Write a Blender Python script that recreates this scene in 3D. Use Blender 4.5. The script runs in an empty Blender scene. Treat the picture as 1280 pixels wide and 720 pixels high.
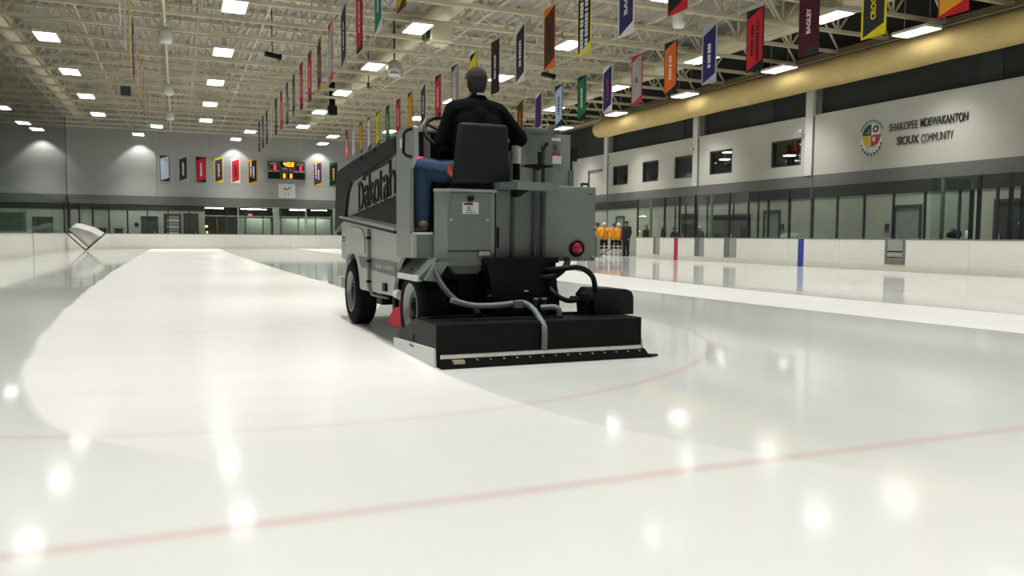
import bpy, bmesh, math, random
from math import sin, cos, pi, radians, atan, atan2, sqrt
from mathutils import Vector, Matrix

random.seed(7)
sc = bpy.context.scene
COL = sc.collection

# ------------------------------------------------------------------ camera
F_PX = 1000.0
YAW = atan2(640 - 222, F_PX); PITCH = atan(64.7 / F_PX); ROLL = atan(0.0072)
fw = Vector((sin(YAW) * cos(PITCH), cos(YAW) * cos(PITCH), -sin(PITCH)))
r0 = Vector((cos(YAW), -sin(YAW), 0)); u0 = r0.cross(fw)
rt = r0 * cos(ROLL) + u0 * sin(ROLL); up = u0 * cos(ROLL) - r0 * sin(ROLL)
cam_data = bpy.data.cameras.new('camera'); cam = bpy.data.objects.new('camera', cam_data); COL.objects.link(cam)
m = Matrix((rt, up, -fw)).transposed().to_4x4(); m.translation = Vector((0, 0, 1.06)); cam.matrix_world = m
cam_data.sensor_width = 36.0; cam_data.lens = 36.0 * F_PX / 1280.0; cam_data.clip_end = 400
sc.camera = cam

# ------------------------------------------------------------------ world, exposure
w = bpy.data.worlds.new('world'); sc.world = w; w.use_nodes = True
w.node_tree.nodes['Background'].inputs[0].default_value = (0.5, 0.52, 0.55, 1)
w.node_tree.nodes['Background'].inputs[1].default_value = 0.05
sc.view_settings.view_transform = 'Standard'; sc.view_settings.look = 'None'
sc.view_settings.exposure = 0.06; sc.view_settings.gamma = 1.0; sc.view_settings.use_curve_mapping = False
sc.cycles.max_bounces = 8; sc.cycles.diffuse_bounces = 5; sc.cycles.glossy_bounces = 4
sc.cycles.transparent_max_bounces = 24; sc.cycles.sample_clamp_indirect = 6.0
LAMP_W = 122.0          # watts of each high-bay's downlight
LENS = 6.0
LAMP_COLOUR = (1.0, 0.985, 0.95)

# ------------------------------------------------------------------ helpers
def lin(c):
    if isinstance(c, str):
        c = c.lstrip('#'); c = tuple(int(c[i:i + 2], 16) / 255 for i in (0, 2, 4))
    return tuple(x / 12.92 if x <= 0.04045 else ((x + 0.055) / 1.055) ** 2.4 for x in c) + (1.0,)

MATS = {}
def mat(name, col, rough=0.6, metal=0.0, var=0.06, scale=6.0, bump=0.0, bscale=40.0, emit=None, estr=0.0, spec=0.5):
    """Principled material whose colour is broken up by a little procedural noise."""
    if name in MATS: return MATS[name]
    M = bpy.data.materials.new(name); M.use_nodes = True
    nt = M.node_tree; P = nt.nodes['Principled BSDF']
    c = lin(col) if not (isinstance(col, tuple) and len(col) == 4) else col
    tc = nt.nodes.new('ShaderNodeTexCoord'); nz = nt.nodes.new('ShaderNodeTexNoise')
    nz.inputs['Scale'].default_value = scale; nz.inputs['Detail'].default_value = 4
    nt.links.new(tc.outputs['Object'], nz.inputs['Vector'])
    rp = nt.nodes.new('ShaderNodeValToRGB')
    rp.color_ramp.elements[0].position = 0.3; rp.color_ramp.elements[1].position = 0.7
    rp.color_ramp.elements[0].color = tuple(x * (1 - var) for x in c[:3]) + (1,)
    rp.color_ramp.elements[1].color = tuple(min(1, x * (1 + var)) for x in c[:3]) + (1,)
    nt.links.new(nz.outputs['Fac'], rp.inputs['Fac']); nt.links.new(rp.outputs['Color'], P.inputs['Base Color'])
    P.inputs['Roughness'].default_value = rough; P.inputs['Metallic'].default_value = metal
    P.inputs['Specular IOR Level'].default_value = spec
    if bump:
        n2 = nt.nodes.new('ShaderNodeTexNoise'); n2.inputs['Scale'].default_value = bscale
        nt.links.new(tc.outputs['Object'], n2.inputs['Vector'])
        b = nt.nodes.new('ShaderNodeBump'); b.inputs['Strength'].default_value = bump; b.inputs['Distance'].default_value = 0.01
        nt.links.new(n2.outputs['Fac'], b.inputs['Height']); nt.links.new(b.outputs['Normal'], P.inputs['Normal'])
    if emit is not None:
        P.inputs['Emission Color'].default_value = lin(emit) if not isinstance(emit, tuple) else tuple(emit) + (1,)
        P.inputs['Emission Strength'].default_value = estr
    MATS[name] = M
    return M

def glass_mat(name, tint, refl=1.0):
    if name in MATS: return MATS[name]
    M = bpy.data.materials.new(name); M.use_nodes = True; nt = M.node_tree
    nt.nodes.remove(nt.nodes['Principled BSDF']); out = nt.nodes['Material Output']
    t = nt.nodes.new('ShaderNodeBsdfTransparent'); t.inputs['Color'].default_value = tint + (1,)
    g = nt.nodes.new('ShaderNodeBsdfGlossy'); g.inputs['Roughness'].default_value = 0.02
    f = nt.nodes.new('ShaderNodeFresnel'); f.inputs['IOR'].default_value = 1.45
    mu = nt.nodes.new('ShaderNodeMath'); mu.operation = 'MULTIPLY'; mu.inputs[1].default_value = refl
    mx = nt.nodes.new('ShaderNodeMixShader')
    nt.links.new(f.outputs[0], mu.inputs[0]); nt.links.new(mu.outputs[0], mx.inputs[0])
    nt.links.new(t.outputs[0], mx.inputs[1]); nt.links.new(g.outputs[0], mx.inputs[2]); nt.links.new(mx.outputs[0], out.inputs[0])
    MATS[name] = M
    return M

class MB:
    """Collects shapes and links them as one mesh object."""
    def __init__(self): self.v = []; self.f = []; self.mi = []; self.sm = []
    def add(self, vs, fs, mi=0, smooth=False):
        o = len(self.v); self.v += [tuple(p) for p in vs]
        for f in fs: self.f.append([i + o for i in f]); self.mi.append(mi); self.sm.append(smooth)
        return self
    def box(self, x0, x1, y0, y1, z0, z1, mi=0, bev=0.0, mtx=None):
        if bev > 0:
            bm = bmesh.new(); bmesh.ops.create_cube(bm, size=1.0)
            for v in bm.verts:
                v.co = Vector(((x0 + x1) / 2 + v.co.x * (x1 - x0), (y0 + y1) / 2 + v.co.y * (y1 - y0), (z0 + z1) / 2 + v.co.z * (z1 - z0)))
            bmesh.ops.bevel(bm, geom=bm.edges[:], offset=bev, segments=2, affect='EDGES', profile=0.6)
            bm.verts.index_update()
            vs = [v.co.copy() for v in bm.verts]; fs = [[v.index for v in f.verts] for f in bm.faces]; bm.free()
        else:
            vs = [Vector((x, y, z)) for z in (z0, z1) for y in (y0, y1) for x in (x0, x1)]
            fs = [(0, 2, 3, 1), (4, 5, 7, 6), (0, 1, 5, 4), (2, 6, 7, 3), (0, 4, 6, 2), (1, 3, 7, 5)]
        if mtx: vs = [mtx @ Vector(p) for p in vs]
        return self.add(vs, fs, mi, False)
    def prism(self, poly, axis, a0, a1, mi=0):
        """poly: 2D points; axis 0: (y,z) extruded in x; 1: (x,z) in y; 2: (x,y) in z."""
        n = len(poly)
        def P(p, a): return {0: (a, p[0], p[1]), 1: (p[0], a, p[1]), 2: (p[0], p[1], a)}[axis]
        vs = [P(p, a0) for p in poly] + [P(p, a1) for p in poly]
        fs = [list(range(n - 1, -1, -1)), list(range(n, 2 * n))] + [(i, (i + 1) % n, n + (i + 1) % n, n + i) for i in range(n)]
        return self.add(vs, fs, mi)
    def tube(self, pts, r, seg=10, mi=0, cap=True, radii=None):
        pts = [Vector(p) for p in pts]; n = len(pts); vs = []; fs = []
        prev = None
        for i, p in enumerate(pts):
            d = (pts[min(i + 1, n - 1)] - pts[max(i - 1, 0)]).normalized()
            if prev is None:
                a = Vector((0, 0, 1)) if abs(d.z) < 0.9 else Vector((1, 0, 0))
                s = d.cross(a).normalized()
            else:
                s = (prev - d * prev.dot(d)).normalized()
            prev = s; t = d.cross(s); rr = radii[i] if radii else r
            for k in range(seg):
                an = 2 * pi * k / seg; vs.append(p + (s * cos(an) + t * sin(an)) * rr)
        for i in range(n - 1):
            for k in range(seg):
                fs.append((i * seg + k, i * seg + (k + 1) % seg, (i + 1) * seg + (k + 1) % seg, (i + 1) * seg + k))
        self.add(vs, fs, mi, True)
        if cap:
            self.add(vs[:seg], [list(range(seg - 1, -1, -1))], mi); self.add(vs[-seg:], [list(range(seg))], mi)
        return self
    def lathe(self, prof, c, axis, seg=24, mi=0, smooth=True):
        """prof: (radius, offset along axis)."""
        c = Vector(c); n = len(prof); vs = []; fs = []
        e = [Vector((1, 0, 0)), Vector((0, 1, 0)), Vector((0, 0, 1))]
        A = e[axis]; B = e[(axis + 1) % 3]; D = e[(axis + 2) % 3]
        for k in range(seg):
            an = 2 * pi * k / seg
            for (r, a) in prof: vs.append(c + A * a + (B * cos(an) + D * sin(an)) * r)
        for k in range(seg):
            for i in range(n - 1):
                k2 = (k + 1) % seg
                fs.append((k * n + i, k2 * n + i, k2 * n + i + 1, k * n + i + 1))
        return self.add(vs, fs, mi, smooth)
    def sphere(self, c, r, seg=12, ring=8, mi=0, sx=1, sy=1, sz=1):
        prof = [(r * sin(pi * i / ring), -r * cos(pi * i / ring)) for i in range(ring + 1)]
        o = len(self.v); self.lathe(prof, (0, 0, 0), 2, seg, mi)
        for i in range(o, len(self.v)):
            p = self.v[i]; self.v[i] = (c[0] + p[0] * sx, c[1] + p[1] * sy, c[2] + p[2] * sz)
        return self
    def mesh(self, name, mats, origin=(0, 0, 0)):
        me = bpy.data.meshes.new(name); o = Vector(origin)
        me.from_pydata([tuple(Vector(p) - o) for p in self.v], [], self.f)
        for x in (mats if isinstance(mats, (list, tuple)) else [mats]): me.materials.append(x)
        for p, mi, s in zip(me.polygons, self.mi, self.sm): p.material_index = mi; p.use_smooth = s
        bm = bmesh.new(); bm.from_mesh(me); bmesh.ops.recalc_face_normals(bm, faces=bm.faces[:]); bm.to_mesh(me); bm.free()
        me.update()
        return me
    def build(self, name, mats, parent=None, loc=None):
        o = loc if loc is not None else (world_loc(parent) if parent else (0, 0, 0))
        ob = bpy.data.objects.new(name, self.mesh(name, mats, o)); COL.objects.link(ob)
        if parent:
            ob.parent = parent
            ob.location = Vector(o) - world_loc(parent)
        else: ob.location = o
        return ob

def world_loc(o):
    p = Vector((0, 0, 0))
    while o is not None: p += Vector(o.location); o = o.parent
    return p

def tag(o, label=None, cat=None, group=None, kind=None):
    if label: o['label'] = label
    if cat: o['category'] = cat
    if group: o['group'] = group
    if kind: o['kind'] = kind
    return o
def empty(name, loc=(0, 0, 0), label=None, cat=None, group=None, kind=None, parent=None):
    e = bpy.data.objects.new(name, None); COL.objects.link(e); e.empty_display_size = 0.2
    if parent: e.parent = parent; e.location = Vector(loc) - world_loc(parent)
    else: e.location = loc
    return tag(e, label, cat, group, kind)
def dup(root, loc, label=None):
    """A copy of a thing with copies of its parts and sub-parts."""
    r = root.copy(); COL.objects.link(r); r.location = loc
    if label: r['label'] = label
    for ch in list(root.children):
        c = ch.copy(); COL.objects.link(c); c.parent = r
        for g in list(ch.children):
            d = g.copy(); COL.objects.link(d); d.parent = c
    return r
def inst(name, mesh, loc, parent, rot=None, scale=None):
    o = bpy.data.objects.new(name, mesh); COL.objects.link(o)
    if parent: o.parent = parent; o.location = Vector(loc) - world_loc(parent)
    else: o.location = loc
    if rot: o.rotation_euler = rot
    if scale: o.scale = scale
    return o

def text_obj(name, s, size, origin, xdir, ydir, material, parent, extrude=0.004, bold=0.0, align='CENTER', sx=1.0, fit=None):
    cu = bpy.data.curves.new('text', 'FONT'); cu.body = s; cu.size = size; cu.extrude = extrude; cu.offset = bold
    cu.align_x = align; cu.align_y = 'CENTER'; cu.resolution_u = 3
    t = bpy.data.objects.new('text_source', cu); COL.objects.link(t)
    dg = bpy.context.evaluated_depsgraph_get()
    me = bpy.data.meshes.new_from_object(t.evaluated_get(dg)); bpy.data.objects.remove(t)
    if fit:
        xs = [v.co.x for v in me.vertices]; sx = fit / (max(xs) - min(xs))
    X = Vector(xdir).normalized(); Y = Vector(ydir).normalized(); Z = X.cross(Y)
    R = Matrix((X * sx, Y, Z)).transposed().to_4x4(); me.transform(R); me.materials.clear(); me.materials.append(material); me.name = name
    o = bpy.data.objects.new(name, me); COL.objects.link(o)
    if parent: o.parent = parent; o.location = Vector(origin) - world_loc(parent)
    else: o.location = origin
    return o

ORD = ['zeroth', 'first', 'second', 'third', 'fourth', 'fifth', 'sixth', 'seventh', 'eighth', 'ninth', 'tenth', 'eleventh', 'twelfth',
       'thirteenth', 'fourteenth', 'fifteenth', 'sixteenth', 'seventeenth', 'eighteenth']

# ------------------------------------------------------------------ dimensions (metres; y runs down the rink away from the camera)
XL, XR, YF, YN = -6.2, 21.8, 62.0, -1.6          # boards
WR, WF, WL, WN = 25.0, 65.0, -13.0, -6.0         # walls
BH = 1.07                                        # board height
CHORD = 8.45; DECK = 10.1

# ------------------------------------------------------------------ materials
M_white = mat('board_white', '#e6e5dc', 0.35, var=0.03, scale=1.5)
M_grey_l = mat('wall_light_grey', '#b3b3aa', 0.8, var=0.03, scale=0.6)
M_grey_far = mat('wall_far_grey', '#9d9e9b', 0.85, var=0.03, scale=0.5)
M_grey_d = mat('wall_dark_grey', '#666763', 0.8, var=0.05)
M_black_wall = mat('wall_black', '#2c2e2c', 0.85, var=0.08)
M_band = mat('wall_near_black', '#2b312e', 0.7, var=0.08)
M_pale = mat('wall_pale_green_grey', '#a3a99c', 0.8, var=0.04, scale=1.0)
M_cream = mat('steel_cream', '#c6bfa6', 0.55, var=0.05, scale=2.0)
M_deck = mat('deck_pale', '#a19d92', 0.6, var=0.08, scale=0.8)
M_duct = mat('duct_cream', '#c4bb9f', 0.6, var=0.05, scale=1.5)
M_fabric = mat('duct_fabric_tan', '#cdb578', 0.85, var=0.07, scale=1.2)
M_post = mat('post_dark', '#20242a', 0.5, var=0.08)
M_postg = mat('post_grey', '#5c6460', 0.45, var=0.08)
M_cap = mat('cap_rail_grey', '#74766f', 0.4, var=0.05)
M_rubber = mat('rubber_floor', '#3b3d3c', 0.9, var=0.1, scale=4)
M_glass = glass_mat('rink_glass', (0.95, 0.975, 0.955), 0.3)
M_winglass = glass_mat('window_glass', (0.78, 0.83, 0.8), 0.45)
M_dark = mat('dark_room', '#33352f', 0.9)
M_frame = mat('window_frame_dark', '#3a3c3a', 0.5)
M_alu = mat('aluminium', '#b9bbb6', 0.35, 0.6, var=0.05)
M_chrome = mat('chrome', '#d8d8d4', 0.18, 0.95, var=0.03)
M_blk = mat('black_paint', '#0c100f', 0.5, var=0.1, spec=0.2)
M_blk2 = mat('black_steel', '#0d1211', 0.5, var=0.12, scale=10, spec=0.2)
M_tyre = mat('tyre_rubber', '#0f1112', 0.85, var=0.15, bump=0.3, spec=0.2)
M_zg = mat('machine_grey_shaded', '#7e8680', 0.42, var=0.03, scale=3)  # machine paint darkened: the shade on its rear is put into the colour
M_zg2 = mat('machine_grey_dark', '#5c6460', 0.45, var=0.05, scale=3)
M_hose = mat('hose_grey', '#6d7573', 0.5, var=0.1)
M_red = mat('red_lens', '#a0122e', 0.3, var=0.1, spec=0.6)
M_redp = mat('red_paint', '#b02038', 0.5)
M_blue = mat('blue_line', '#2a3fa0', 0.4)
M_stick_w = mat('sticker_white', '#d9d9d5', 0.5, var=0.03)
M_skin = mat('skin', '#b98468', 0.55, var=0.08, scale=20)
M_lens = mat('lamp_lens', '#ffffff', 0.5, emit=LAMP_COLOUR, estr=LENS)
M_house = mat('lamp_housing', '#c9c7bb', 0.5)

# ------------------------------------------------------------------ ice material (painted ice, part resurfaced wet, part snowy)
def ice_material():
    M = bpy.data.materials.new('rink_ice'); M.use_nodes = True; nt = M.node_tree; N = nt.nodes; L = nt.links
    P = N['Principled BSDF']
    tc = N.new('ShaderNodeTexCoord'); sp = N.new('ShaderNodeSeparateXYZ'); L.new(tc.outputs['Object'], sp.inputs[0])
    def math(op, a, b=None, c=None, clamp=False):
        n = N.new('ShaderNodeMath'); n.operation = op; n.use_clamp = clamp
        for i, q in enumerate((a, b, c)):
            if q is None: continue
            if isinstance(q, (int, float)): n.inputs[i].default_value = q
            else: L.new(q, n.inputs[i])
        return n.outputs[0]
    def sstep(x, a, b):
        n = N.new('ShaderNodeMapRange'); n.interpolation_type = 'SMOOTHSTEP'
        L.new(x, n.inputs[0]); n.inputs[1].default_value = a; n.inputs[2].default_value = b; return n.outputs[0]
    def noise(scale, detail=3, stretch=None):
        n = N.new('ShaderNodeTexNoise'); n.inputs['Scale'].default_value = scale; n.inputs['Detail'].default_value = detail
        if stretch:
            mp = N.new('ShaderNodeMapping'); mp.inputs['Scale'].default_value = stretch
            L.new(tc.outputs['Object'], mp.inputs[0]); L.new(mp.outputs[0], n.inputs['Vector'])
        else: L.new(tc.outputs['Object'], n.inputs['Vector'])
        return n.outputs['Fac']
    X, Y = sp.outputs[0], sp.outputs[1]
    wob = math('MULTIPLY', math('SUBTRACT', noise(0.55, 2), 0.5), 0.14)
    Xw = math('ADD', X, wob)
    def curve(pts):                                     # x as a function of y, piecewise
        n = N.new('ShaderNodeFloatCurve'); cv = n.mapping.curves[0]
        while len(cv.points) > 2: cv.points.remove(cv.points[1])
        q = [(y / 64.0, (x + 4) / 16.0) for (x, y) in pts]
        cv.points[0].location = q[0]; cv.points[1].location = q[-1]
        for p in q[1:-1]: cv.points.new(*p)
        n.mapping.extend = 'HORIZONTAL'; n.mapping.update()
        L.new(math('DIVIDE', Y, 64.0), n.inputs['Value'])
        return math('SUBTRACT', math('MULTIPLY', n.outputs[0], 16.0), 4.0)
    e_left = curve([(0.9, 2.6), (0.3, 3.6), (-0.24, 4.33), (-0.67, 4.96), (-0.98, 6.1), (-1.16, 7.4), (-1.37, 10.4), (-1.6, 18), (-1.72, 32), (-1.7, 60)])
    e_right = curve([(3.6, 1.5), (2.66, 3.1), (2.3, 3.7), (2.0, 4.8), (1.9, 6.1), (2.0, 9.0), (3.0, 13), (3.05, 16.6), (2.95, 21), (2.8, 30), (2.75, 60)])
    a = math('MULTIPLY', sstep(math('SUBTRACT', Xw, e_left), -0.03, 0.05), sstep(math('SUBTRACT', e_right, Xw), -0.01, 0.04))
    e1 = curve([(8.95, 2), (8.84, 6), (8.6, 9), (8.45, 13.7), (8.4, 60)])
    e2 = curve([(11.2, 2), (11.04, 7.6), (10.75, 12), (10.9, 16), (11.3, 22), (11.3, 60)])
    b = math('MULTIPLY', sstep(math('SUBTRACT', Xw, e1), -0.03, 0.04), sstep(math('SUBTRACT', e2, Xw), -0.03, 0.06))
    snow = math('MAXIMUM', a, b)
    # the nearest ice is half worn: neither wet nor snowy
    half = math('MULTIPLY', math('SUBTRACT', 1.0, sstep(Y, 3.4, 6.0)), sstep(math('SUBTRACT', e_right, Xw), -0.01, 0.04))
    half = math('MAXIMUM', half, math('SUBTRACT', 1.0, sstep(Y, 2.2, 3.2)))
    nearw = math('MULTIPLY', math('SUBTRACT', 1.0, sstep(Y, 3.2, 5.6)), 0.5)
    snow = math('MULTIPLY', snow, math('SUBTRACT', 1.0, nearw))
    snow = math('MAXIMUM', snow, math('MULTIPLY', half, 0.5))
    # standing water lane beside the machine, its dark reflection put into the colour
    lane = math('MULTIPLY', math('MULTIPLY', sstep(math('SUBTRACT', X, e_right), 0.0, 0.1), sstep(math('SUBTRACT', 4.4, Xw), 0.0, 0.25)),
                math('MULTIPLY', sstep(Y, 12, 16), sstep(math('MULTIPLY', Y, -1.0), -36, -30)))
    # faded red paint under the ice
    dx = math('SUBTRACT', X, 0.92); dy = math('SUBTRACT', Y, 9.2)
    rr = math('SQRT', math('ADD', math('MULTIPLY', dx, dx), math('MULTIPLY', dy, dy)))
    def band(x, c, h, soft): return math('SUBTRACT', 1.0, sstep(math('ABSOLUTE', math('SUBTRACT', x, c)), h - soft, h + soft))
    circ = band(rr, 4.75, 0.035, 0.05)
    dot = math('SUBTRACT', 1.0, sstep(rr, 0.22, 0.34))
    goal = band(Y, 3.0, 0.04, 0.05)
    adx = math('ABSOLUTE', dx); ady = math('ABSOLUTE', dy)
    h1 = math('MULTIPLY', band(adx, 0.25, 0.03, 0.02), band(ady, 1.1, 0.4, 0.05))
    h2 = math('MULTIPLY', band(adx, 0.75, 0.5, 0.05), band(ady, 0.65, 0.03, 0.02))
    line = math('MAXIMUM', math('MAXIMUM', math('MULTIPLY', circ, 0.8), goal), math('MULTIPLY', math('MAXIMUM', dot, math('MAXIMUM', h1, h2)), 0.3))
    line = math('MULTIPLY', line, math('ADD', 0.35, math('MULTIPLY', noise(0.9), 0.6)))
    line = math('MULTIPLY', line, math('SUBTRACT', 0.6, math('MULTIPLY', math('MULTIPLY', snow, sstep(Y, 3.2, 4.2)), 0.42)))
    # colour
    def mix(f, c0, c1):
        n = N.new('ShaderNodeMix'); n.data_type = 'RGBA'
        if isinstance(f, float): n.inputs[0].default_value = f
        else: L.new(f, n.inputs[0])
        for i, q in ((6, c0), (7, c1)):
            if isinstance(q, tuple): n.inputs[i].default_value = q
            else: L.new(q, n.inputs[i])
        return n.outputs[2]
    blot = sstep(noise(0.45, 5, (1.0, 0.45, 1)), 0.35, 0.7)
    wet = mix(blot, (0.66, 0.685, 0.66, 1), (0.735, 0.75, 0.72, 1))
    dry = mix(sstep(noise(1.2, 6, (0.5, 2.2, 1)), 0.35, 0.75), (0.875, 0.875, 0.845, 1), (0.845, 0.848, 0.82, 1))
    c = mix(snow, wet, dry)
    c = mix(math('MULTIPLY', lane, math('ADD', 0.35, math('MULTIPLY', noise(1.2, 4, (3, 0.5, 1)), 0.6))), c, (0.42, 0.44, 0.43, 1))
    c = mix(line, c, (0.62, 0.36, 0.33, 1))
    L.new(c, P.inputs['Base Color'])
    # gloss: wet mirror, snowy matt, the nearest ice between the two
    ro = math('ADD', math('MULTIPLY', math('MULTIPLY', snow, sstep(Y, 2.8, 6.5)), 0.2), math('ADD', 0.06, math('MULTIPLY', math('SUBTRACT', 1.0, sstep(Y, 2.5, 5.0)), 0.045)))
    L.new(ro, P.inputs['Roughness'])
    P.inputs['IOR'].default_value = 1.33
    bp = N.new('ShaderNodeBump'); bp.inputs['Distance'].default_value = 0.004
    L.new(noise(7.0, 2), bp.inputs['Height'])
    L.new(math('MULTIPLY', math('SUBTRACT', 1.0, sstep(Y, 4, 9)), 0.10), bp.inputs['Strength'])
    L.new(bp.outputs[0], P.inputs['Normal'])
    return M
M_ice = ice_material()

# ------------------------------------------------------------------ floor
floor = MB().box(XL - 0.1, XR + 0.1, YN - 0.1, YF + 0.1, -0.15, 0.0).build('floor', M_ice); tag(floor, kind='structure')
MB().box(XR + 0.05, 24.7, 35.6, 46.0, -0.1, 0.008).build('entrance_ice', M_ice, floor)
b = MB(); b.box(WL, XL - 0.1, WN, WF, -0.15, 0.004); b.box(XR + 0.1, WR + 3, WN, WF, -0.15, 0.004)
b.box(XL - 0.1, XR + 0.1, WN, YN - 0.1, -0.15, 0.004); b.box(XL - 0.1, XR + 0.1, YF + 0.1, WF + 7, -0.15, 0.004)
b.build('rubber_walkway', M_rubber, floor)

# ------------------------------------------------------------------ far wall with the lobby behind it
wall_far = empty('wall_far', (0, WF, 0), kind='structure')
t = 0.3
def far_box(name, x0, x1, z0, z1, m_, y0=WF, y1=WF + t): return MB().box(x0, x1, y0, y1, z0, z1).build(name, m_, wall_far)
far_box('wall_upper', WL, WR + 3, 3.82, DECK + 0.3, M_grey_far)
far_box('grey_band', WL, WR + 3, 3.18, 3.82, M_grey_d, WF - 0.06)
far_box('black_band', WL, 1.9, 2.78, 3.18, M_band, WF - 0.03)
far_box('wall_lower', WL, 1.9, 0, 2.78, M_pale)
far_box('pier', 6.98, 7.34, 0, 3.18, M_grey_l, WF - 0.05)
far_box('pier', 11.62, WR + 3, 0, 3.18, M_pale, WF)
for xs in ((1.9, 4.34, 6.98), (7.34, 9.45, 11.62)):            # lobby glazing
    for i in range(2):
        g = MB().box(xs[i] + 0.03, xs[i + 1] - 0.03, WF + 0.1, WF + 0.12, 0.1, 3.12).build('pane', M_winglass, wall_far)
    f = MB()
    for x in xs: f.box(x - 0.05, x + 0.05, WF + 0.02, WF + 0.18, 0, 3.18)
    for z in (0.05, 2.45, 3.15): f.box(xs[0], xs[2], WF + 0.04, WF + 0.16, z - 0.04, z + 0.04)
    f.build('window_frame', M_alu, wall_far)
M_lobby = mat('lobby_wall', '#6b675c', 0.85, var=0.15, scale=1.0)
M_part = mat('lobby_partition', '#a3a7a0', 0.7, var=0.06)
b = MB(); b.box(1.5, 12.2, WF + 7, WF + 7.2, 0, 3.4); b.box(1.4, 1.6, WF + 0.3, WF + 7, 0, 3.4); b.box(12.0, 12.2, WF + 0.3, WF + 7, 0, 3.4)
b.build('lobby_wall', M_lobby, wall_far)
MB().box(1.4, 12.2, WF + 0.3, WF + 7.2, 3.25, 3.4).build('lobby_ceiling', M_dark, wall_far)
b = MB(); b.box(4.5, 6.9, WF + 1.6, WF + 1.7, 0, 2.35); b.box(7.4, 11.6, WF + 1.4, WF + 1.5, 0, 2.35)
b.build('partition', M_part, wall_far)
b = MB(); b.box(2.0, 3.3, WF + 2.5, WF + 3.1, 0, 1.15); b.box(2.9, 3.0, WF + 3, WF + 3.1, 1.1, 2.3)
b.build('counter', mat('counter_brown', '#6a4a30', 0.6), wall_far)
M_strip = mat('strip_lamp', '#ffffff', emit=(1, 0.98, 0.92), estr=45)
def strip_lamp(loc, sx, sy, label):
    e = empty('strip_light', loc, label, 'light', 'lobby strip lights')
    MB().box(loc[0] - sx / 2, loc[0] + sx / 2, loc[1] - sy / 2, loc[1] + sy / 2, loc[2] - 0.05, loc[2] - 0.005).build('diffuser', M_strip, e)
    MB().tube([(loc[0], loc[1], loc[2]), (loc[0], loc[1], 3.25)], 0.01, 6).build('hanger', M_alu, e)
    MB().box(loc[0] - sx / 2 - 0.02, loc[0] + sx / 2 + 0.02, loc[1] - sy / 2 - 0.02, loc[1] + sy / 2 + 0.02, loc[2] - 0.02, loc[2] + 0.02).build('housing', M_house, e)
strip_lamp((2.7, WF + 1.4, 3.10), 1.3, 0.3, 'strip light in the left lobby pane, above the warm counter lamps')
strip_lamp((5.9, WF + 0.9, 3.06), 1.2, 0.3, 'strip light at the top of the second lobby pane from the left')
strip_lamp((5.4, WF + 3.6, 3.14), 1.2, 0.3, 'strip light deeper inside the second lobby pane from the left')
strip_lamp((8.9, WF + 0.85, 3.06), 1.2, 0.3, 'strip light in the lobby just right of the pier')
strip_lamp((10.6, WF + 0.85, 3.06), 1.2, 0.3, 'strip light in the lobby nearest the grey machine')
for i, (x, z, lb) in enumerate(((2.12, 1.68, 'small glowing orange lamp above the lobby counter'), (2.2, 1.22, 'small glowing orange lamp low on the lobby counter'))):
    e = empty('warm_lamp', (x, WF + 2.4, z), lb, 'lamp')
    MB().sphere((x, WF + 2.4, z), 0.09).build('bulb', mat('warm_bulb', '#ffb050', emit=(1, 0.5, 0.12), estr=14), e)
    MB().lathe([(0.02, 0.2), (0.03, 0.1), (0.12, 0.04), (0.12, 0.03)], (x, WF + 2.4, z), 2, 12).build('shade', M_frame, e)
tag(MB().box(5.2, 5.5, WF + 1.55, WF + 1.59, 2.5, 2.68).build('exit_sign', mat('exit_red', '#c02040', emit=(0.9, 0.1, 0.2), estr=1.5)), 'small red glowing sign in the lobby above the partition', 'sign')
# far wall doors and fixtures left of the lobby
def door(n, axis_y, x0, x1, ztop, parent_frame, glassy, x_wall=None):
    """axis_y True: door in the far wall, spanning x; else in the right wall, spanning y."""
    e = empty('door_%d' % n, (0, 0, 0), kind='structure')
    def bx(a0, a1, d0, d1, z0, z1, nm, m_):
        q = MB()
        if axis_y: q.box(a0, a1, WF - d1, WF - d0, z0, z1)
        else: q.box(WR - d1, WR - d0, a0, a1, z0, z1)
        return q.build(nm, m_, e)
    bx(x0, x0 + 0.09, -0.05, 0.06, 0, ztop, 'jamb', parent_frame); bx(x1 - 0.09, x1, -0.05, 0.06, 0, ztop, 'jamb', parent_frame)
    bx(x0 + 0.09, x1 - 0.09, -0.05, 0.06, ztop - 0.12, ztop, 'head', parent_frame)
    leaf = bx(x0 + 0.09, x1 - 0.09, -0.02, 0.02, 0.01, ztop - 0.12, 'leaf', glassy)
    h = MB()
    if axis_y: h.box(x1 - 0.24, x1 - 0.18, WF - 0.06, WF - 0.03, 0.9, 1.25)
    else: h.box(WR - 0.06, WR - 0.03, x1 - 0.24, x1 - 0.18, 0.9, 1.25)
    h.build('handle', M_alu, e)
M_doorg = mat('door_green_grey', '#838f86', 0.3, var=0.08)
M_doord = mat('door_dark', '#3d4442', 0.5, var=0.06)
door(1, True, -2.45, -1.3, 2.35, M_doord, M_doord)
door(2, True, 0.45, 1.5, 2.6, M_frame, mat('door_brown_dark', '#4a4740', 0.5))
door(3, True, -9.4, -8.1, 2.2, M_doord, M_doord)
door(4, True, 11.75, 12.7, 2.5, M_grey_l, M_doord)
e = empty('pin_board', (-0.35, WF - 0.05, 1.1), 'striped white notice board on the far wall left of the lobby', 'notice board')
MB().box(-0.92, 0.28, WF - 0.05, WF - 0.02, 0.95, 2.55).build('frame', M_frame, e)
for k in range(6):
    z = 1.0 + k * 0.24
    MB().box(-0.68 + 0.03 * (k % 2), 0.14, WF - 0.07, WF - 0.05, z, z + 0.19).build('sheet', mat('paper%d' % (k % 2), ('#b9bab6', '#8d918d')[k % 2], 0.7), e)
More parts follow.
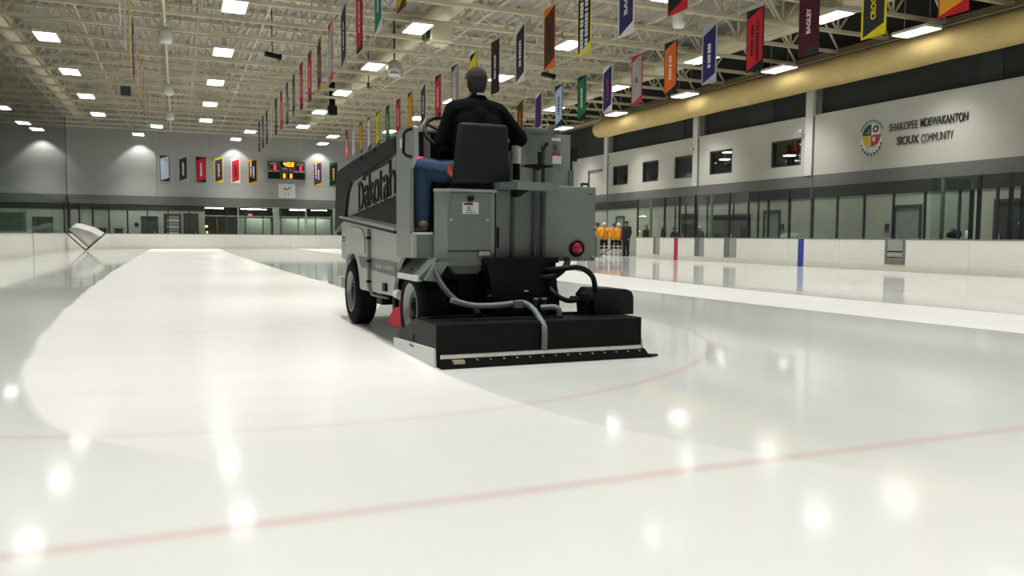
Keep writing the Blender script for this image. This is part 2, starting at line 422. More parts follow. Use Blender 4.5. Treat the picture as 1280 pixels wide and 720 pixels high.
e = empty('glazed_door_frame', (-11.0, WF - 0.05, 0), 'pale framed glazed doorway on the far wall at the left edge', 'doorway')
MB().box(-11.8, -9.7, WF - 0.04, WF - 0.02, 0, 2.6).build('pane', mat('dim_pane', '#5f6a60', 0.25, var=0.2, scale=2), e)
for x0, x1, z0, z1 in ((-11.8, -11.7, 0, 2.6), (-9.8, -9.7, 0, 2.6), (-11.8, -9.7, 2.5, 2.6), (-11.8, -9.7, 1.1, 1.18)):
    MB().box(x0, x1, WF - 0.08, WF - 0.04, z0, z1).build('rail', M_alu, e)
tag(MB().lathe([(0, 0), (0.14, 0), (0.14, -0.05), (0, -0.05)], (-2.75, WF, 1.75), 1, 16).build('wall_clock', M_band), 'round dark clock on the far wall left of the dark door', 'clock')
for x, lb in ((-4.95, 'low dark box on the floor by the far wall, nearer the goal net'), (-3.9, 'low dark box on the floor by the far wall, nearer the dark door')):
    e = empty('storage_bin', (x, WF - 0.5, 0.004), lb, 'bin')
    MB().box(x - 0.27, x + 0.27, WF - 0.75, WF - 0.25, 0.004, 1.36, bev=0.02).build('body', M_doord, e)
    MB().box(x - 0.3, x + 0.3, WF - 0.78, WF - 0.22, 1.36, 1.42).build('lid', M_band, e)

# conduit pipes on the far wall
for k, (x, z0, z1, lb) in enumerate(((-1.35, 4.05, 8.6, 'thin vertical conduit on the far wall left of the banners'), (2.45, 6.8, 8.6, 'short conduit above the red banner on the far wall'),
                                     (9.05, 6.8, 8.6, 'short conduit above the scoreboard'))):
    e = empty('conduit', (x, WF - 0.04, z0), lb, 'pipe')
    MB().tube([(x, WF - 0.04, z0), (x, WF - 0.04, z1)], 0.03, 8).build('pipe', M_alu, e)
    MB().box(x - 0.12, x + 0.12, WF - 0.06, WF, z0 + 0.02, z0 + 0.08).build('clamp', M_alu, e)

# ------------------------------------------------------------------ right wall
wall_right = empty('wall_right', (WR, 20, 0), kind='structure')
def rbox(name, y0, y1, z0, z1, m_, x0=WR, x1=WR + 0.25): return MB().box(x0, x1, y0, y1, z0, z1).build(name, m_, wall_right)
rbox('wall_lower', WN, WF, 0, 2.77, M_pale)
rbox('black_band', WN, WF, 2.77, 3.24, M_band, WR - 0.04)
rbox('grey_band', WN, WF, 3.24, 3.74, M_grey_d, WR - 0.02)
rbox('wall_course', WN, WF, 3.74, 4.23, M_grey_l)
rbox('wall_course', WN, WF, 5.41, 6.26, M_grey_l)
WIN = [(27.45, 29.35), (32.13, 33.92), (35.3, 37.04), (38.6, 40.3), (41.92, 43.73)]
edge = WN
for (a, c_) in WIN + [(WF, WF)]:
    rbox('wall_pier', edge, a, 4.23, 5.41, M_grey_l); edge = c_
rbox('ledge', WN, WF, 6.2, 6.27, M_grey_l, WR - 0.02, WR + 0.3)
rbox('wall_upper', WN, WF, 6.26, DECK + 0.3, M_black_wall, WR + 0.28, WR + 0.5)
for y0, y1 in ((36.5, 38.5), (18.5, 19.3), (29.5, 31.2)):
    rbox('dark_panel', y0, y1, 6.4, 8.0, M_band, WR + 0.24, WR + 0.29)
rbox('top_beam', WN, WF, 8.3, 8.62, mat('beam_brown', '#7d6f55', 0.6, var=0.1), WR - 0.5, WR + 0.2)
b = MB(); b.box(WR + 3.2, WR + 3.4, WN, WF, 3.5, 6.2); b.box(WR + 0.25, WR + 3.4, WN, WF, 3.5, 3.7); b.box(WR + 0.25, WR + 3.4, WN, WF, 6.0, 6.2)
b.build('room_behind', M_dark, wall_right)
for k, (a, c_) in enumerate(WIN):
    e = empty('window_%d' % (k + 1), (WR, (a + c_) / 2, 4.23), kind='structure')
    for y0, y1, z0, z1 in ((a, a + 0.06, 4.23, 5.41), (c_ - 0.06, c_, 4.23, 5.41), (a, c_, 4.23, 4.29), (a, c_, 5.35, 5.41)):
        MB().box(WR + 0.02, WR + 0.2, y0, y1, z0, z1).build('window_frame', M_frame, e)
    MB().box(WR + 0.12, WR + 0.14, a + 0.05, c_ - 0.05, 4.28, 5.36).build('pane', M_winglass, e)
for y, z, lb in ((35.2, 5.22, 'glowing ceiling strip seen lower through the second wall window from the right'), (34.95, 5.58, 'glowing ceiling strip seen high through the second wall window from the right'),
              (30.3, 4.99, 'glowing ceiling strip seen through the rightmost wall window')):
    e = empty('office_light', (WR + 1.9, y, z), lb, 'light')
    MB().box(WR + 1.7, WR + 2.1, y - 0.2, y + 0.2, z - 0.04, z).build('diffuser', mat('office_strip', '#ffffff', emit=(1, 0.98, 0.92), estr=9), e)
    MB().box(WR + 1.65, WR + 2.15, y - 0.23, y + 0.23, z, z + 0.05).build('housing', M_house, e)
    MB().tube([(WR + 1.9, y, z + 0.05), (WR + 1.9, y, 6.0)], 0.01, 6).build('hanger', M_alu, e)
tag(MB().box(WR + 0.3, WR + 0.34, 27.55, 27.95, 4.32, 4.8).build('window_notice', mat('notice_grey', '#8b8d88', 0.7)), 'pale notice inside the lower corner of the rightmost wall window', 'notice')
# columns
for k, y in enumerate((26.75, 34.9, 44.35, 18.0, 10.0)):
    if k < 3 or True:
        e = empty('trim_%d' % (k + 1), (WR, y, 0), kind='structure')
        if k < 3:
            MB().box(WR - 0.06, WR + 0.3, y, y + 0.42, 3.74, 8.3).build('column_face', mat('column_white', '#c9cac4', 0.6, var=0.03), e)
            MB().box(WR + 0.1, WR + 0.3, y - 0.32, y, 6.27, 8.3).build('column_return', M_grey_d, e)
            MB().box(WR - 0.05, WR + 0.05, y - 0.06, y, 0, 6.2).build('downpipe', M_grey_d, e)
# recessed pale door frame high on the wall
e = empty('trim_6', (WR, 46, 3.8), kind='structure')
b = MB(); b.box(WR - 0.08, WR, 46.75, 46.88, 3.74, 5.36); b.box(WR - 0.08, WR, 45.1, 46.88, 5.26, 5.38)
b.build('frame_angle', M_grey_d, e)
door(5, False, 21.2, 22.42, 2.33, M_doord, M_doorg)
door(6, False, 28.6, 29.7, 2.33, M_doord, M_doorg)
door(7, False, 30.65, 32.2, 2.2, M_doord, M_doord)
door(8, False, 32.2, 33.75, 2.2, M_doord, M_doord)
door(9, False, 35.1, 36.25, 2.33, M_doord, M_doord)
door(10, False, 42.2, 43.2, 2.33, M_doord, M_doorg)
door(11, False, 16.4, 18.4, 2.4, M_doord, M_doord)
for y, z, lb in ((22.72, 1.5, 'small dark switch box on the wall beside the nearest door'), (28.45, 1.55, 'small dark switch box on the wall beside the second nearest door')):
    tag(MB().box(WR - 0.06, WR, y - 0.09, y + 0.09, z - 0.12, z + 0.14, bev=0.01).build('switch_box', M_doord), lb, 'box')
for y, z, lb in ((27.3, 5.62, 'small white security camera above the rightmost wall window'), (35.2, 5.62, 'small white security camera above the middle wall window'), (43.9, 5.62, 'small white security camera above the leftmost wall window')):
    e = empty('security_camera', (WR, y, z), lb, 'camera')
    MB().tube([(WR - 0.01, y, z), (WR - 0.16, y, z + 0.04)], 0.025, 8).build('bracket', M_stick_w, e)
    MB().tube([(WR - 0.14, y + 0.14, z + 0.06), (WR - 0.2, y - 0.1, z + 0.02)], 0.055, 10).build('body', M_stick_w, e)
    MB().tube([(WR - 0.2, y - 0.1, z + 0.02), (WR - 0.203, y - 0.115, z + 0.018)], 0.04, 10).build('lens', M_blk, e)

# wall lettering: each word a raised sign
M_letter = mat('letter_grey', '#4c4d4a', 0.5); M_letterb = mat('letter_dark', '#2e2f2d', 0.5)
sg = empty('wall_sign', (WR - 0.03, 21, 4.9), 'raised dark lettering of a community name on the right wall', 'sign')
def wt(s, ya, yb, z, size, bold, m_): text_obj('word', s, size, (WR - 0.03, (ya + yb) / 2, z), (0, -1, 0), (0, 0, 1), m_, sg, 0.01, bold * 0.7, 'CENTER', 1, ya - yb)
wt('SHAKOPEE', 22.79, 21.52, 5.24, 0.42, 0.0, M_letter); wt('MDEWAKANTON', 21.40, 19.5, 5.255, 0.42, 0.011, M_letterb)
wt('SIOUX', 22.42, 21.45, 4.70, 0.42, 0.011, M_letterb); wt('COMMUNITY', 21.35, 20.05, 4.70, 0.42, 0.0, M_letter)
em = empty('wall_emblem', (WR - 0.02, 23.63, 5.1), 'round four-colour emblem with hanging feathers on the right wall', 'emblem')
def quarter(a0, a1, m_, name, r=0.43, x=WR - 0.03):
    pts = [(23.63, 5.08)] + [(23.63 - r * cos(a0 + (a1 - a0) * i / 8), 5.08 + r * sin(a0 + (a1 - a0) * i / 8)) for i in range(9)]
    MB().prism(pts, 0, x, x + 0.03).build(name, m_, em)
M_eb, M_ew, M_ey, M_er = mat('emblem_black', '#262c2e', 0.5), mat('emblem_white', '#d8d8d2', 0.5), mat('emblem_yellow', '#c9b23a', 0.5), mat('emblem_red', '#b02c34', 0.5)
M_teal = mat('emblem_teal', '#5f8d88', 0.5)
quarter(pi / 2, pi, M_eb, 'quarter_black'); quarter(0, pi / 2, M_ew, 'quarter_white'); quarter(pi, 1.5 * pi, M_ey, 'quarter_yellow'); quarter(1.5 * pi, 2 * pi, M_er, 'quarter_red')
pts = [(23.63 - 0.6 * cos(a), 5.08 + 0.6 * sin(a)) for a in [radians(20 + 14 * i) for i in range(11)]]
inn = [(23.63 - 0.52 * cos(a), 5.08 + 0.52 * sin(a)) for a in [radians(20 + 14 * i) for i in range(11)]]
b = MB()
for i in range(10): b.prism([pts[i], pts[i + 1], inn[i + 1], inn[i]], 0, WR - 0.015, WR)
b.build('arc_band', M_teal, em)
MB().lathe([(0.07, 0), (0.14, 0), (0.14, -0.012), (0.07, -0.012)], (WR - 0.03, 23.42, 5.3), 0, 12).build('sun_mark', M_eb, em)
MB().sphere((WR - 0.03, 23.5, 4.92), 0.07, 8, 6, sx=0.2, sz=1.5).build('red_quarter_mark', M_ew, em)
MB().prism([(23.98, 5.14), (23.8, 5.2), (23.72, 5.36), (23.68, 5.14)], 0, WR - 0.04, WR - 0.03).build('black_quarter_mark', M_teal, em)
for k in range(9):
    a = radians(180 + 12 + 19.5 * k); px, pz = 23.63 - 0.47 * cos(a), 5.06 + 0.47 * sin(a)
    ln = 0.34
    MB().prism([(px - 0.045, pz), (px + 0.045, pz), (px + 0.04, pz - ln * 0.6), (px - 0.04, pz - ln * 0.6)], 0, WR - 0.02, WR).build('feather', M_ew, em)
    MB().prism([(px - 0.04, pz - ln * 0.6), (px + 0.04, pz - ln * 0.6), (px, pz - ln)], 0, WR - 0.021, WR - 0.001).build('feather_tip', M_eb, em)

# unseen walls that close the hall
wl = MB().box(WL - 0.3, WL, WN, WF + 0.3, 0, DECK + 0.3).build('wall_left', M_grey_far); tag(wl, kind='structure')
wn = MB().box(WL - 0.3, WR + 3, WN - 0.3, WN, 0, DECK + 0.3).build('wall_near', M_grey_far); tag(wn, kind='structure')

# ------------------------------------------------------------------ ceiling: ribbed deck and steel trusses
ceiling = empty('ceiling', (6, 30, DECK), kind='structure')
b = MB(); pts = []
x = WL - 0.3
while x < WR + 3:
    pts += [(x, DECK), (x + 0.16, DECK), (x + 0.2, DECK + 0.07), (x + 0.36, DECK + 0.07)]; x += 0.4
n = len(pts)
b.add([(p[0], WN, p[1]) for p in pts] + [(p[0], WF + 0.3, p[1]) for p in pts], [(i, i + 1, n + i + 1, n + i) for i in range(n - 1)])
b.box(WL - 0.3, WR + 3, WN, WF + 0.3, DECK + 0.08, DECK + 0.3)
b.build('roof_deck', M_deck, ceiling)
TX0, TX1 = -12.9, 24.6; NP = 15; PW = (TX1 - TX0) / NP
ch_me = MB().box(TX0, TX1, -0.09, -0.02, 0, 0.11).box(TX0, TX1, 0.02, 0.09, 0, 0.11).box(TX0, TX1, -0.09, 0.09, 0.0, 0.015).mesh('bottom_chord', M_cream)
tc_me = MB().box(TX0, TX1, -0.09, 0.09, -0.1, 0.0).mesh('top_chord', M_cream)
H = DECK - CHORD
def strut(dx, w_):
    L_ = sqrt(dx * dx + H * H); a = atan2(dx, H)
    R = Matrix.Rotation(a, 4, 'Y')
    return MB().box(-w_, w_, -0.035, 0.035, 0.02, L_ - 0.02, mtx=R).mesh('diagonal', M_cream)
dg_r, dg_l, vt = strut(PW / 2, 0.03), strut(-PW / 2, 0.03), strut(0.0, 0.02)
TRUSS_Y = [29.86 + 2.42 * k for k in range(-7, 15)]
for ty in TRUSS_Y:
    tr = empty('truss', (0, ty, CHORD), parent=ceiling)
    inst('bottom_chord', ch_me, (0, ty, CHORD), tr); inst('top_chord', tc_me, (0, ty, DECK), tr)
    for k in range(NP):
        xc = TX0 + PW * k
        inst('diagonal', dg_r, (xc, ty, CHORD + 0.05), tr); inst('diagonal', dg_l, (xc + PW, ty, CHORD + 0.05), tr)
        inst('vertical', vt, (xc, ty, CHORD + 0.05), tr)
br = MB()                                                       # bridging lines along the hall between the trusses
for x in (-9, -3, 3, 9.9, 15.5, 20.5):
    br.box(x - 0.025, x + 0.025, TRUSS_Y[0], TRUSS_Y[-1], CHORD + 0.11, CHORD + 0.15)
    br.box(x - 0.025, x + 0.025, TRUSS_Y[0], TRUSS_Y[-1], DECK - 0.2, DECK - 0.15)
br.build('bridging', M_cream, ceiling)
xb = MB()
for x in (-6.6, 0.9, 6.3, 12.3, 18.2):
    for a, c_ in zip(TRUSS_Y[:-1], TRUSS_Y[1:]):
        xb.tube([(x, a, CHORD + 0.1), (x, c_, DECK - 0.1)], 0.022, 5, cap=False); xb.tube([(x, a, DECK - 0.1), (x, c_, CHORD + 0.1)], 0.022, 5, cap=False)
xb.build('cross_bracing', M_cream, ceiling)

# round air ducts between the trusses
for x, r, lb in ((-6.1, 0.34, 'long round cream air duct among the trusses over the left boards'), (9.1, 0.36, 'long round cream air duct among the trusses over mid rink'),
                 (21.6, 0.40, 'long round cream air duct among the trusses near the right wall')):
    e = empty('air_duct', (x, 40, 9.2), lb, 'duct')
    MB().tube([(x, 12, 9.2), (x, 62.5, 9.2)], r, 20).build('pipe', M_duct, e)
    y = 14.0
    while y < 62:
        MB().tube([(x, y, 9.2), (x, y + 0.08, 9.2)], r + 0.015, 20).build('band', M_duct, e); y += 4.84
e = empty('fabric_duct', (24.1, 30, 7.66), 'thick tan fabric air sock along the top of the right wall', 'duct')
def sock_r(y): return 0.53 + 0.006 * sin(y * 2.1) + 0.006 * sin(y * 0.9)
ys = [-2 + 0.5 * i for i in range(92)]
MB().tube([(24.3, y, 7.68) for y in ys] + [(24.3, 44.3, 7.68), (24.3, 44.5, 7.68)], 0, 24, radii=[sock_r(y) for y in ys] + [0.46, 0.3]).build('sleeve', M_fabric, e)
for y in (5, 13, 21, 29, 37):
    MB().tube([(24.3, y, 8.1), (24.3, y, 8.6)], 0.012, 6).build('hanger', M_alu, e)
for dz, x in ((8.33, 24.35), (8.25, 24.42)):
    MB().tube([(x, -2, dz), (x, 50, dz)], 0.03, 6).build('conduit_run', M_cream, e)
e = empty('overhead_pipe', (-0.27, 40, 8.35), 'thin cream pipe with white bells running under the trusses', 'pipe')
MB().tube([(-0.27, 14, 8.38), (-0.27, 63, 8.38)], 0.045, 8).build('pipe', M_cream, e)

# ------------------------------------------------------------------ high-bay lamps
proto = empty('high_bay_light', (0, 0, 8.0), 'x', 'light')
MB().box(-0.34, 0.34, -0.68, 0.68, 8.0, 8.012).build('lens', M_lens, proto)
MB().box(-0.37, 0.37, -0.71, 0.71, 8.013, 8.12, bev=0.02).build('housing', M_house, proto)
for s in (-1, 1): MB().tube([(0, 0.5 * s, 8.12), (0, 0.5 * s, DECK)], 0.012, 6).build('hanger', M_alu, proto)
ld = bpy.data.lights.new('downlight', 'AREA'); ld.shape = 'RECTANGLE'; ld.size = 0.64; ld.size_y = 1.3; ld.energy = LAMP_W; ld.color = LAMP_COLOUR; ld.spread = radians(86)
lo = bpy.data.objects.new('downlight', ld); COL.objects.link(lo); lo.parent = proto; lo.location = (0, 0, -0.01)
ROWS = [(-8.9, 52.7, 'lamp row beyond the left netting'), (-4.15, 33.1, 'lamp row nearest the left duct'), (1.75, 26.4, 'row over the strip of snowy ice'),
        (7.6, 26.6, 'lamp row left of the driver'), (13.3, 26.6, 'lamp row behind the driver'), (19.1, 19.9, 'lamp row inside the rightmost banners'), (23.1, 20.1, 'lamp row beside the tan fabric duct')]
first = True
for x, ystart, rn in ROWS:
    y0 = ystart
    while y0 - 6.68 > -3: y0 -= 6.68
    k = 0
    while y0 < 55.5 or (x < -8 and y0 < 61):
        if y0 >= ystart - 0.1:
            k += 1; lb = 'glowing high-bay lamp, %s from the camera in the %s' % (ORD[k], rn); grp = 'high-bay lamps in view'
        else: lb = 'glowing high-bay lamp above or behind the camera, outside the picture'; grp = 'high-bay lamps out of view'
        o = proto if first else dup(proto, (x, y0, 8.0))
        first = False; o.location = (x, y0, 8.0); o['label'] = lb; o['group'] = grp
        y0 += 6.68
for k, (x, y, lb) in enumerate(((-2.4, 62.6, 'leftmost wall-washing lamp close to the far wall'), (4.1, 62.6, 'middle wall-washing lamp close to the far wall above the red banner'), (10.4, 62.6, 'right wall-washing lamp close to the far wall near the scoreboard'),
                      (-1.1, 57.4, 'leftmost lamp in the cross row just before the far wall'), (4.7, 57.6, 'middle lamp in the cross row just before the far wall'), (10.3, 57.8, 'right lamp in the cross row just before the far wall'), (-8.6, 62.6, 'wall-washing lamp beyond the left netting'))):
    o = dup(proto, (x, y, 8.0), lb); o['group'] = 'high-bay lamps in view'
    if y > 62:
        ld = bpy.data.lights.new('wall_wash', 'SPOT'); ld.energy = 210; ld.spot_size = radians(92); ld.spot_blend = 0.15; ld.color = LAMP_COLOUR; ld.shadow_soft_size = 0.15
        lo = bpy.data.objects.new('wall_wash', ld); COL.objects.link(lo); lo.parent = o; lo.location = (0, 1.62, -0.03); lo.rotation_euler = (radians(10), 0, 0)

# small things hanging from the trusses
def bell(loc, r, h, label, m_=None, cat='speaker'):
    x, y, z = loc; e = empty('ceiling_speaker', loc, label, cat)
    MB().lathe([(0.001, h), (r * 0.55, h), (r * 0.9, h * 0.75), (r, h * 0.25), (r * 0.85, 0), (0.001, 0)], loc, 2, 16).build('shell', m_ or M_stick_w, e)
    MB().tube([(x, y, z + h), (x, y, DECK)], 0.015, 6).build('hanger', M_alu, e)
bell((-0.26, 31.4, 7.82), 0.24, 0.5, 'white bell under the thin pipe, nearest of its three')
bell((-0.27, 43.2, 7.85), 0.24, 0.45, 'white bell under the thin pipe, middle of its three')
bell((-0.27, 52.6, 7.85), 0.24, 0.45, 'white bell under the thin pipe, farthest of its three')
bell((14.9, 22.0, 7.75), 0.2, 0.5, 'white can under the trusses beside the red and black banner')
bell((13.4, 28.5, 7.7), 0.16, 0.35, 'small cream can below the orange-cornered black banner', M_cream)
e = empty('globe_speaker', (8.33, 32.6, 7.85), 'silver globe hanging under the trusses left of the driver', 'speaker')
MB().sphere((8.33, 32.6, 7.9), 0.33, 20, 12).build('globe', M_alu, e)
MB().lathe([(0.001, 0), (0.24, 0.0), (0.24, 0.05)], (8.3, 32.45, 7.57), 2, 18).build('grille', M_stick_w, e)
MB().tube([(8.33, 32.6, 8.2), (8.33, 32.6, DECK)], 0.03, 8).build('hanger', M_blk, e)
e = empty('heater_box', (8.5, 27.2, 7.9), 'boxy cream unit with dark louvres hung above the globe speaker', 'heater')
MB().box(8.15, 8.95, 26.85, 27.55, 7.75, 8.45, bev=0.05).build('case', M_cream, e)
MB().box(8.0, 8.15, 26.95, 27.45, 7.85, 8.2).build('louvre', M_blk2, e)
MB().box(8.3, 8.8, 26.95, 27.45, 7.68, 7.75).build('base', M_cream, e)
def spot(loc, label, ang=0.0, s=1.0):
    x, y, z = loc; e = empty('stage_spotlight', loc, label, 'spotlight')
    d = Vector((cos(ang), sin(ang) * 0.6, -0.12)).normalized() * 0.27 * s; c = Vector(loc)
    MB().tube([c - d, c + d], 0.1 * s, 12).build('barrel', M_blk, e)
    MB().tube([c + d, c + d * 1.25], 0.125 * s, 12).build('hood', M_blk, e)
    MB().tube([(x, y, z + 0.05), (x, y, DECK)], 0.02, 6).build('bracket', M_blk, e)
spot((3.5, 32.5, 7.95), 'black spotlight on a hanger between two banner rows', 0.3)
spot((14.75, 31.5, 7.95), 'black spotlight beside the lamp right of the driver', 0.2)
spot((8.3, 37.3, 7.98), 'tiny black camera hung under the mid duct', 1.4, 0.6)
tag(MB().box(-2.45, -2.0, 44.2, 44.6, 7.85, 8.3, mtx=None).build('ceiling_box', M_doord), 'small dark box clamped under the trusses left of the white bells', 'box')
e = empty('projector', (8.05, 45.3, 7.8), 'black box hanging among lamps over the far rink', 'projector')
MB().box(7.8, 8.3, 45.1, 45.5, 7.7, 8.2, bev=0.03).build('case', M_blk, e)
MB().box(7.9, 8.2, 45.2, 45.4, 8.2, DECK).build('bracket', M_blk, e)

# ------------------------------------------------------------------ banners
BC = dict(white='#d4d4d2', black='#22242a', red='#c02832', navy='#2e2f63', yellow='#e0cf20', gold='#c79a2a', maroon='#4b1c28', orange='#d8682a', silver='#a9acb2', grey='#a39d9c',
          crimson='#b5284a', purple='#46305f', green='#1e7048', blue='#a9c2e0', brown='#4a3428', pale='#bcc6d8', teal='#2d7a6a', pink='#c79a96', amber='#e0a030', beige='#c9b48a', charcoal='#33343a')
def bm_(c): return mat('banner_' + c, BC[c], 0.75, var=0.04, scale=3, spec=0.2)
def glyphs(y0, y1, z0, z1):
    """Blocks of lettering too small to read, as upright runs of short bars."""
    out = []; z = z0
    while z < z1 - 0.02:
        h = random.uniform(0.07, 0.11); out.append((y0 + random.uniform(0, .01), y1 - random.uniform(0, .01), z, min(z + h, z1))); z += h + random.choice((0.02, 0.02, 0.02, 0.06))
    return out
WORDFIT = {'BAGLEY': (7.5, 0.74), 'CROOKSTON': (7.62, 1.3), 'BASS': (7.35, 0.6)}
def banner(X, Y, main, corner, text, label, group, face='x', ztop=8.5, H_=2.0, W_=0.84, word=None, border=None, sec=None):
    """A hanging cloth: main field with slanting ends, two corner triangles, lettering that reads upward."""
    def pt(u, v): return (-u, v)                       # u runs to the viewer's right
    e = empty('banner', (X, Y, ztop), label, 'banner', group)
    hw = W_ / 2; z0 = ztop - H_
    def slab(name, poly, m_, d0, d1):
        q = MB()
        if face == 'x':
            q.prism([(Y - u, z0 + v) for u, v in poly], 0, X + d0, X + d1)
        else: q.prism([(X + u, z0 + v) for u, v in poly], 1, Y + d0, Y + d1)
        return q.build(name, m_, e)
    slab('cloth', [(-hw, 0), (hw, 0), (hw, H_), (-hw, H_)], bm_(border or corner), -0.006, 0.006)
    s = 0.26 if face == 'x' else 0.2
    mg = 0.07 if border else 0.045
    slab('main_field', [(-hw + mg, 0.05), (hw - mg, 0.05 + s), (hw - mg, H_ - 0.03), (-hw + mg, H_ - 0.03 - s)], bm_(main), -0.011, 0.011)
    if border and border != corner:
        slab('corner_field', [(-hw + mg, H_ - s), (hw - mg, H_), (-hw + mg, H_)], bm_(corner), -0.010, 0.010)
        slab('corner_field', [(-hw + mg, 0), (hw - mg, 0), (hw - mg, s)], bm_(corner), -0.010, 0.010)
    if word:
        text_obj('lettering', word, 0.23, (X - 0.014, Y, WORDFIT[word][0]), (0, 0, 1), (0, 1, 0), bm_(text), e, 0.002, 0.008, 'CENTER', 1.0, WORDFIT[word][1])
    elif text:
        q = MB()
        cols = [(-0.09, 0.09, 0.55, 1.45)] if sec is None else sec
        for (a, c_, v0, v1) in cols:
            for (ya, yb, za, zb) in glyphs(a, c_, v0 * H_ / 2.0, v1 * H_ / 2.0):
                if face == 'x': q.box(X - 0.015, X + 0.015, Y - yb, Y - ya, z0 + za, z0 + zb)
                else: q.box(X + ya, X + yb, Y - 0.015, Y - 0.011, z0 + za, z0 + zb)
        q.build('lettering', bm_(text), e)
    if face == 'x':
        MB().tube([(X, Y - hw, ztop), (X, Y + hw, ztop)], 0.015, 6).build('rod', M_alu, e)
    return e
two = [(-0.2, -0.06, 0.5, 1.5), (0.06, 0.2, 0.3, 1.6)]
R_ROW = [('amber', 'red', None), ('charcoal', 'yellow', 'yellow'), ('maroon', 'charcoal', 'white'), ('red', 'black', 'maroon'), ('navy', 'silver', 'white'), ('orange', 'black', 'white'),
         ('grey', 'crimson', 'black'), ('navy', 'white', 'crimson'), ('green', 'black', 'white'), ('blue', 'black', 'navy'), ('purple', 'white', 'maroon'), ('brown', 'gold', 'orange')]
M_ROW = [('black', 'red', None), ('navy', 'white', 'white'), ('black', 'yellow', 'white'), ('brown', 'orange', 'maroon'), ('charcoal', 'white', 'white'), ('black', 'maroon', 'white'), ('yellow', 'black', 'black'),
         ('grey', 'black', 'white'), ('red', 'black', 'white'), ('charcoal', 'white', 'white'), ('gold', 'black', 'gold'), ('red', 'black', 'white'), ('green', 'black', 'white'), ('yellow', 'charcoal', 'black'),
         ('white', 'black', 'grey'), ('gold', 'brown', 'gold'), ('white', 'grey', 'grey'), ('red', 'black', 'white')]
L_ROW = [('gold', 'brown', None), ('teal', 'white', 'white'), ('red', 'black', 'white'), ('charcoal', 'silver', 'white'), ('silver', 'red', 'white'), ('purple', 'gold', 'gold'), ('red', 'brown', 'white'),
         ('red', 'black', 'white'), ('charcoal', 'grey', 'white'), ('teal', 'black', 'white'), ('red', 'crimson', 'white'), ('black', 'charcoal', 'white'), ('white', 'silver', 'grey'), ('charcoal', 'brown', 'white'), ('brown', 'maroon', 'white'), ('brown', 'black', 'white')]
F_ROW = [('white', 'silver', 'grey'), ('pink', 'white', 'white'), ('beige', 'gold', 'white'), ('maroon', 'brown', 'white'), ('pink', 'grey', 'white'), ('gold', 'yellow', 'white'), ('white', 'charcoal', 'grey'), ('pink', 'red', 'white'), ('grey', 'pink', 'white'), ('charcoal', 'white', 'white'), ('white', 'grey', 'grey')]
for X, y0, row, rn, off in ((17.45, 14.15, R_ROW, 'rightmost hanging row', 0), (11.3, 16.75, M_ROW, 'row passing behind the driver', 0), (5.1, 19.25, L_ROW, 'row left of the driver', 0), (-1.3, 24.0, F_ROW, 'leftmost hanging row', 0)):
    for k, (mn, cn, tx) in enumerate(row):
        Y = y0 + 2.42 * k
        kw = {}
        if X > 17: kw = {1: dict(word='CROOKSTON', border='yellow'), 2: dict(word='BAGLEY'), 3: dict(sec=two), 4: dict(border='silver'), 6: dict(border='crimson', sec=[(-0.07, 0.07, 0.85, 1.1)]), 7: dict(border='white')}.get(k, {})
        elif X > 11: kw = {1: dict(border='white', word='BASS'), 2: dict(sec=[(-0.25, -0.05, 0.1, 1.9), (0.05, 0.25, 0.1, 1.9)]), 4: dict(border='white')}.get(k, {})
        banner(X, Y, mn, cn, tx, '%s banner with %s corners, %s from the camera, %s' % (mn, cn, ORD[k + 1], rn), rn, **kw)
    e = empty('banner_cable', (X, y0, 8.53), 'thin cable carrying the banners of the %s' % rn, 'cable')
    MB().tube([(X, y0 - 2, 8.53), (X, TRUSS_Y[-1], 8.53)], 0.012, 5).build('wire', M_alu, e)
for x, mn, cn, tx, br_, lb in ((-0.77, 'pale', 'charcoal', None, None, 'pale blue and black banner'), (0.49, 'charcoal', 'silver', 'white', 'silver', 'black banner with silver corners'), (1.74, 'red', 'black', 'white', None, 'red banner with black corners'),
               (2.99, 'purple', 'yellow', 'beige', 'yellow', 'purple banner with yellow corners'), (4.2, 'red', 'white', 'maroon', 'white', 'red banner with white corners'), (5.45, 'black', 'amber', 'white', None, 'black banner with orange corners'),
               (10.38, 'purple', 'gold', 'white', None, 'purple banner with gold corners right of the scoreboard'), (11.62, 'black', 'green', 'yellow', None, 'black banner with green corners near the machine')):
    banner(x, WF - 0.03, mn, cn, tx, lb + ' flat on the far wall', 'banners flat on the far wall', 'y', 6.83, 1.88, 0.66, border=br_, sec=([(-0.2, -0.08, 0.6, 1.8), (0.0, 0.12, 0.5, 1.4)] if x in (5.45, 10.38) else [(-0.07, 0.07, 0.5, 1.5)]))

